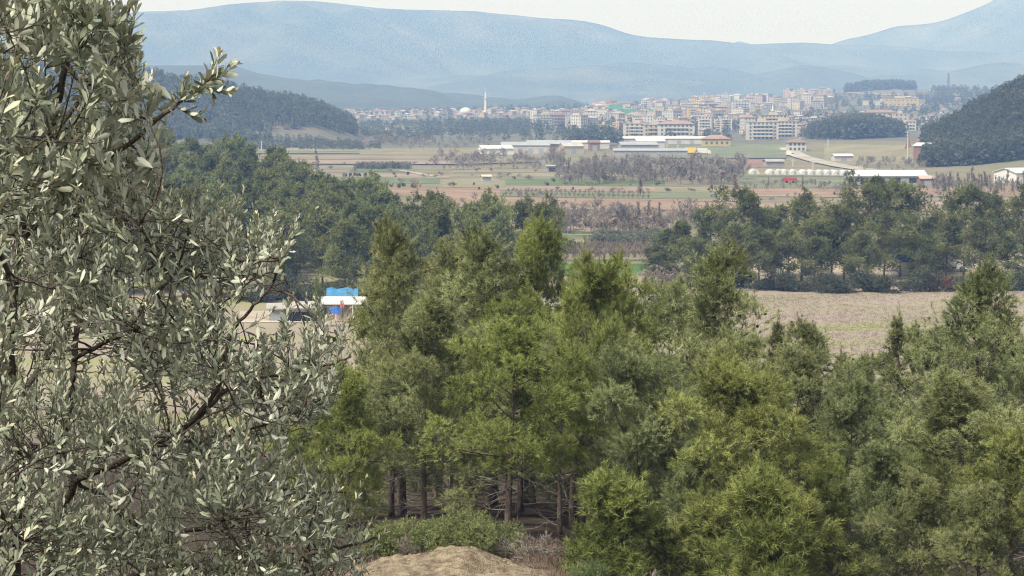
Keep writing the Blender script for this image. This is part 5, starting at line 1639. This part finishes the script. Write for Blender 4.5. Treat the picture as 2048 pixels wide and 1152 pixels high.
    MB().box(-(pb.x - pa.x) / 2 - .05, (pb.x - pa.x) / 2 + .05, -.2, .2, .751, .83).obj('coping', [M['concrete']], t)
camp()
for px, d, top, lab in ((634, 305, 562, 'young pine standing in front of the camp cabin'),):
    g0 = G(px, d)
    place_pine(MV[1], g0, HM, at(px, top, d).z - g0.z, .2, 1.0, 'needle_bright', lab, None, 'young_pine')
for i in range(9):
    px = 560 + 24 * i
    place_bush(SH[i % 3], G(px, 318 - (i % 3)), (.35, .35, .33), 'small dark bush in front of the camp huts', 'shrub', 'bushes in front of the camp')

for i in range(26):
    px = 470 + 270 * (i + rr_.uniform(0, 1)) / 26
    s_ = rr_.uniform(.7, 1.2)
    place_bush(SH[i % 3], G(px, 345 + rr_.uniform(-4, 5)), (s_, s_, s_ * rr_.uniform(.6, 1.2)), 'dark bush at the wood edge behind the camp', 'shrub', 'undergrowth behind the camp')

# warning sign and marker posts on the pale road
p = P(1333, 609)
t = thing('warning_sign', 'red-bordered triangular warning sign beside the pale road', 'sign', p)
MB().tube([(0, 0, -.2), (0, 0, 1.0)], .04, 6).obj('post', [M['galv']], t)
def tri(r, y0, y1):
    a = [(r * math.sin(q), r * math.cos(q) + 1.35) for q in (0, 2.0944, 4.18879)]
    return MB().add([(x, y0, z) for x, z in a] + [(x, y1, z) for x, z in a], [(0, 1, 2), (5, 4, 3), (0, 3, 4, 1), (1, 4, 5, 2), (2, 5, 3, 0)])
tri(.6, -.06, -.02).obj('border', [M['red']], t)
tri(.36, -.075, -.061).obj('panel', [M['white']], t)
for px, py, lab in ((1312, 594, 'white marker post behind the warning sign'), (1238, 618, 'white marker post at the near side of the pale road'), (1278, 622, 'white marker post at the road bend')):
    p = P(px, py)
    t = thing('marker_post', lab, 'post', p)
    MB().tube([(0, 0, -.2), (0, 0, 1.1)], [.07, .06], 8).obj('post', [M['white']], t)
    MB().tube([(0, 0, .8), (0, 0, .95)], .075, 8).obj('reflector', [M['red']], t)

# the bare earth mound itself: rough, cloddy
def mound():
    n = 110
    X, Y = np.meshgrid(np.linspace(-5.0, 1.8, n), np.linspace(52.6, 57.6, n))
    Wc = Waves(61, 5, 2.6, .62)
    edge = np.clip(1.35 - (((X + 1.6) / 2.9) ** 2 + ((Y - 55.2) / 2.3) ** 2) + .22 * W1(X * 6, Y * 6), -.4, 1)
    Z = terrain(X, Y) + .10 * edge + .055 * Wc(X, Y) * np.clip(edge + .2, 0, 1) + .16 * np.exp(-((X + 1.25) / .9) ** 2 - ((Y - 55.4) / 1.2) ** 2) + .03 * np.abs(Wc(X * 2.7, Y * 2.7)) * np.clip(edge, 0, 1)
    i = np.arange(n * n).reshape(n, n)
    f = np.stack([i[:-1, :-1], i[:-1, 1:], i[1:, 1:], i[1:, :-1]], -1).reshape(-1, 4)
    o = obj('earth_mound', mesh('earth_mound', np.stack([X, Y, Z], -1).reshape(-1, 3), f, M['mound']))
    tag(o, 'bare tan earth mound at the bottom edge below the pines', 'mound')
M['mound'] = mat('mound_earth', (.13, .10, .068), (.34, .285, .20), scale=3.5, detail=12, rough=.95, spec=.1, bump=1.0, bscale=22, lo=.36, hi=.62)
mound()
# stones lying on the bare mound
sv = MB()
ico = [(0, 0, 1), (.9, 0, .3), (.28, .85, .35), (-.72, .53, .3), (-.7, -.55, .25), (.3, -.85, .3), (.1, .1, -.6)]
sv.add(ico, [(0, 1, 2), (0, 2, 3), (0, 3, 4), (0, 4, 5), (0, 5, 1), (6, 2, 1), (6, 3, 2), (6, 4, 3), (6, 5, 4), (6, 1, 5)])
stone_me = sv.mesh('stone', [M['rock']])
for i in range(22):
    x, y = rr_.gauss(-1.5, 1.1), rr_.gauss(55.0, .8)
    s = rr_.uniform(.02, .05)
    tag(obj('stone', stone_me, None, (x, y, tz(x, y) + .16 + s * .2), rr_.uniform(0, 6), (s * 1.3, s, s * .7)), 'small pale stone lying on the bare earth mound', 'stone', 'stones on the mound')

# ------------------------------------------------------------------ the hazy air
HAZE_DENSITY = 2.25e-4
hm_, nt, b = new_mat('haze')
nt.nodes.remove(b)
pv = nt.nodes.new('ShaderNodeVolumePrincipled')
pv.inputs['Color'].default_value = (.30, .50, 1.0, 1)
pv.inputs['Density'].default_value = HAZE_DENSITY
pv.inputs['Density Attribute'].default_value = ''
pv.inputs['Absorption Color'].default_value = (1, 1, 1, 1)   # scatters only: blue light most, red least
pv.inputs['Anisotropy'].default_value = 0.0
nt.links.new(pv.outputs[0], nt.nodes['Material Output'].inputs['Volume'])
try: hm_.cycles.homogeneous_volume = True
except Exception: pass
hz = MB().box(-5200, 5200, -120, 8800, -5, 430).obj('haze', [hm_])
tag(hz, kind='stuff')

# ------------------------------------------------------------------ labels of things that stand in a row: which one, counted from the left
by_group = {}
for o in COL.objects:
    if o.parent is None and 'group' in o and 'label' in o: by_group.setdefault(o['group'], []).append(o)
for gname, members in by_group.items():
    if len(members) > 165 or gname in ('stones on the mound', 'pines deeper inside the near stand', 'vine rows on the valley floor', 'olive grove behind the orchard', 'small shrubs dotted over the fields'): continue
    members.sort(key=lambda o: o.location.x / max(o.location.y, 1))
    for i, o in enumerate(members, 1):
        suf = 'th' if 10 <= i % 100 <= 20 else {1: 'st', 2: 'nd', 3: 'rd'}.get(i % 10, 'th')
        o['label'] = '%s, %d%s from the left' % (o['label'], i, suf)
